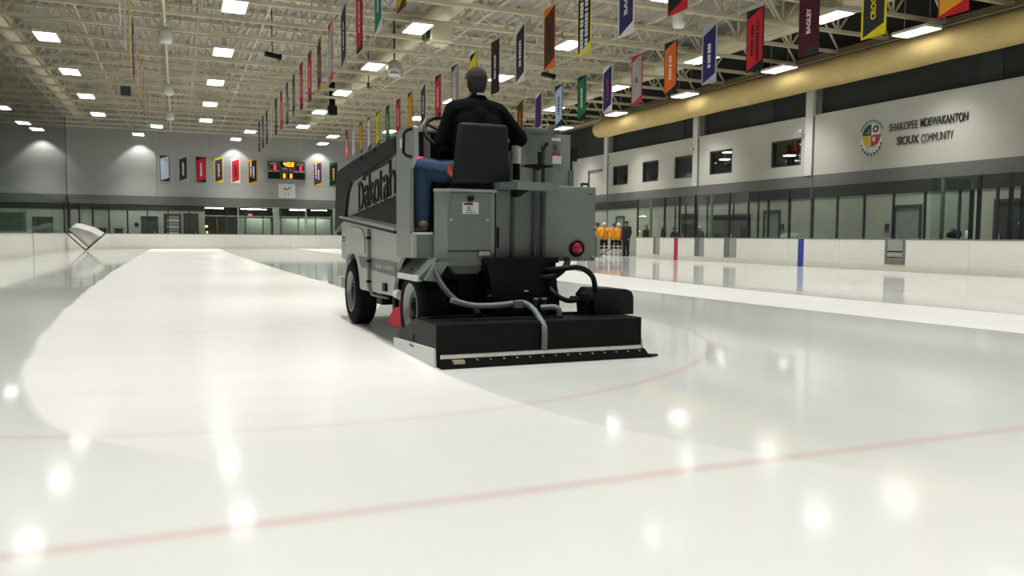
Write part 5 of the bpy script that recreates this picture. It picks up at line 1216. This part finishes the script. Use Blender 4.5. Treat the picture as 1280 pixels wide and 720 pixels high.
    nm = 'helmet' if helmet else ('hair' if hair == 'short' else 'cap')
    add_mesh(capsules(nm, hs, 0.014, [helmet or hair_m], None, loc, 2), nm, p, loc)
    return p, wl_, wr_
M_yel = mat('jersey_yellow', '#e09a20', 0.8, var=0.1); M_blkc = mat('black_cloth', '#15181b', 0.9, var=0.1); M_navyc = mat('dark_navy_cloth', '#1c2226', 0.9, var=0.1)
M_hairb = mat('hair_dark', '#2a2522', 0.7, var=0.2, scale=40); M_hairw = mat('pale_cap', '#c4c6c6', 0.8, var=0.05); M_helm_w = mat('helmet_white', '#c9c9c6', 0.35); M_helm_b = mat('helmet_dark', '#3a4048', 0.35)
M_skate = mat('skate_pale', '#8d8f8f', 0.5); M_sockw = mat('sock_white', '#d6d4cc', 0.9)
cp, cwl, cwr = stander((22.75, 38.2, 0.004), radians(110), 1.93, 'tall person in black standing at the gap in the boards with a hockey stick', M_navyc, M_blkc, M_hairb, M_blk, arms=((0.12, 0.05, -0.5), (0.1, 0.0, -0.58)), wide=1.12)
sk = empty('hockey_stick', tuple(cwl), 'long dark hockey stick slanting from the coach hand to the floor', 'hockey stick')
t1 = Vector((22.1, 39.9, 0.05))
MB().tube([Vector(cwl) + (Vector(cwl) - t1).normalized() * 0.12, t1], 0.02, 8).build('shaft', M_blk2, sk)
MB().box(t1.x - 0.25, t1.x + 0.05, t1.y - 0.02, t1.y + 0.02, 0.004, 0.08).build('blade', M_blk, sk)
PL = [((22.45, 41.65, 0.004), 'leftmost hockey player in yellow jersey beside the grey machine, dark helmet', M_helm_b), ((23.0, 41.85, 0.004), 'second yellow jersey hockey player from the grey machine, pale helmet', M_helm_w),
      ((23.55, 41.65, 0.004), 'third yellow jersey hockey player from the grey machine, dark helmet', M_helm_b), ((23.98, 41.95, 0.004), 'yellow jersey hockey player nearest the black-coated coach, pale helmet', M_helm_w)]
for (l_, lb, hm) in PL:
    l_ = (l_[0] - 0.35, l_[1] - 1.35, l_[2])
    stander(l_, radians(150 + random.uniform(-25, 25)), 1.84 + random.uniform(-.03, .03), lb, M_yel, M_blkc, M_hairb, M_skate, helmet=hm, group='yellow jersey hockey players', socks=(M_sockw, M_blkc), wide=1.15, arms=((0.2, 0.12, -0.42), (0.2, 0.12, -0.42)), legs_apart=0.13)
stander((21.6, 40.2, 0.004), radians(-60), 1.7, 'person in dark clothes half hidden behind the right edge of the grey machine', M_blkc, M_blkc, M_hairb, M_blk)
stander((23.4, 37.2, 0.004), radians(100), 1.72, 'person in black with grey hair behind the glass, nearest the gap in the boards', M_blkc, M_blkc, mat('hair_grey', '#8e8f8e', 0.7), M_blk)
stander((23.5, 35.7, 0.004), radians(60), 1.8, 'person in black jacket and white cap standing at the bench glass', M_blkc, M_blkc, M_hairw, M_blk, hair='cap')
stander((23.6, 34.85, 0.004), radians(200), 1.6, 'shorter person in black beside the white-capped person at the bench', M_blkc, M_blkc, M_hairb, M_blk)
stander((24.0, 33.2, 0.004), radians(90), 1.62, 'person in black with pale cap seen through the glass right of the red stripe', M_blkc, M_blkc, M_hairw, M_blk, hair='cap')
# bench clutter behind the right boards
e = empty('water_bottle', (22.5, 18.12, 1.08), 'white bottle standing on the boards left of the dark bag', 'bottle')
MB().lathe([(0, 0), (0.07, 0), (0.075, 0.2), (0.05, 0.26), (0.03, 0.28), (0.03, 0.33), (0, 0.33)], (22.5, 18.3, 1.08), 2, 14).build('body', M_stick_w, e)
MB().box(22.35, 22.9, 16.9, 18.5, 0.98, 1.08).build('bench_shelf', M_grey_l, None)
bpy.data.objects['bench_shelf']['label'] = 'pale shelf behind the right boards under the dark bag'; bpy.data.objects['bench_shelf']['category'] = 'shelf'
e = empty('equipment_bag', (22.6, 17.95, 1.08), 'dark rounded bag on the shelf behind the right boards', 'bag')
add_mesh(capsules('bag_body', [(V(22.6, 17.85, 1.22), 0.14, V(22.6, 18.1, 1.2), 0.11), (V(22.6, 17.95, 1.28), 0.11, V(22.6, 17.85, 1.28), 0.1)], 0.03, [M_blkc], None, (22.6, 17.95, 1.08), 3), 'bag_body', e, (22.6, 17.95, 1.08))
MB().tube([(22.5, 17.83, 1.36), (22.47, 17.91, 1.43), (22.5, 18.01, 1.36)], 0.012, 6).build('strap', M_blk, e)
e = empty('cup', (22.6, 17.5, 1.08), 'pale cup on the shelf right of the dark bag', 'cup')
MB().lathe([(0, 0), (0.05, 0), (0.06, 0.26), (0.055, 0.26), (0.045, 0.02), (0, 0.02)], (22.6, 17.5, 1.08), 2, 14).build('body', M_stick_w, e)
e = empty('side_table', (22.9, 15.2, 0), 'white high table at the right edge behind the boards', 'table')
MB().box(22.6, 23.3, 14.7, 15.9, 1.52, 1.57, bev=0.01).build('table_top', M_stick_w, e)
for x in (22.7, 23.2):
    for y in (14.8, 15.6): MB().tube([(x, y, 0.004), (x, y, 1.52)], 0.035, 8).build('leg', M_alu, e)
MB().box(22.65, 23.25, 14.8, 15.6, 1.3, 1.33).build('crossbar', M_alu, e)
e = empty('duffel_bag', (23.0, 37.0, 0.004), 'black equipment bag on the floor behind the coach', 'bag')
add_mesh(capsules('bag_body', [(V(22.9, 36.9, 0.25), 0.22, V(23.1, 36.2, 0.25), 0.22), (V(22.9, 36.9, 0.45), 0.16, V(23.1, 36.2, 0.45), 0.14)], 0.03, [M_blkc], None, (23.0, 37.0, 0.004), 3), 'bag_body', e, (23.0, 37.0, 0.004))
MB().tube([(22.75, 36.7, 0.55), (22.7, 36.6, 0.7), (22.8, 36.4, 0.55)], 0.02, 6).build('strap', M_blk, e)
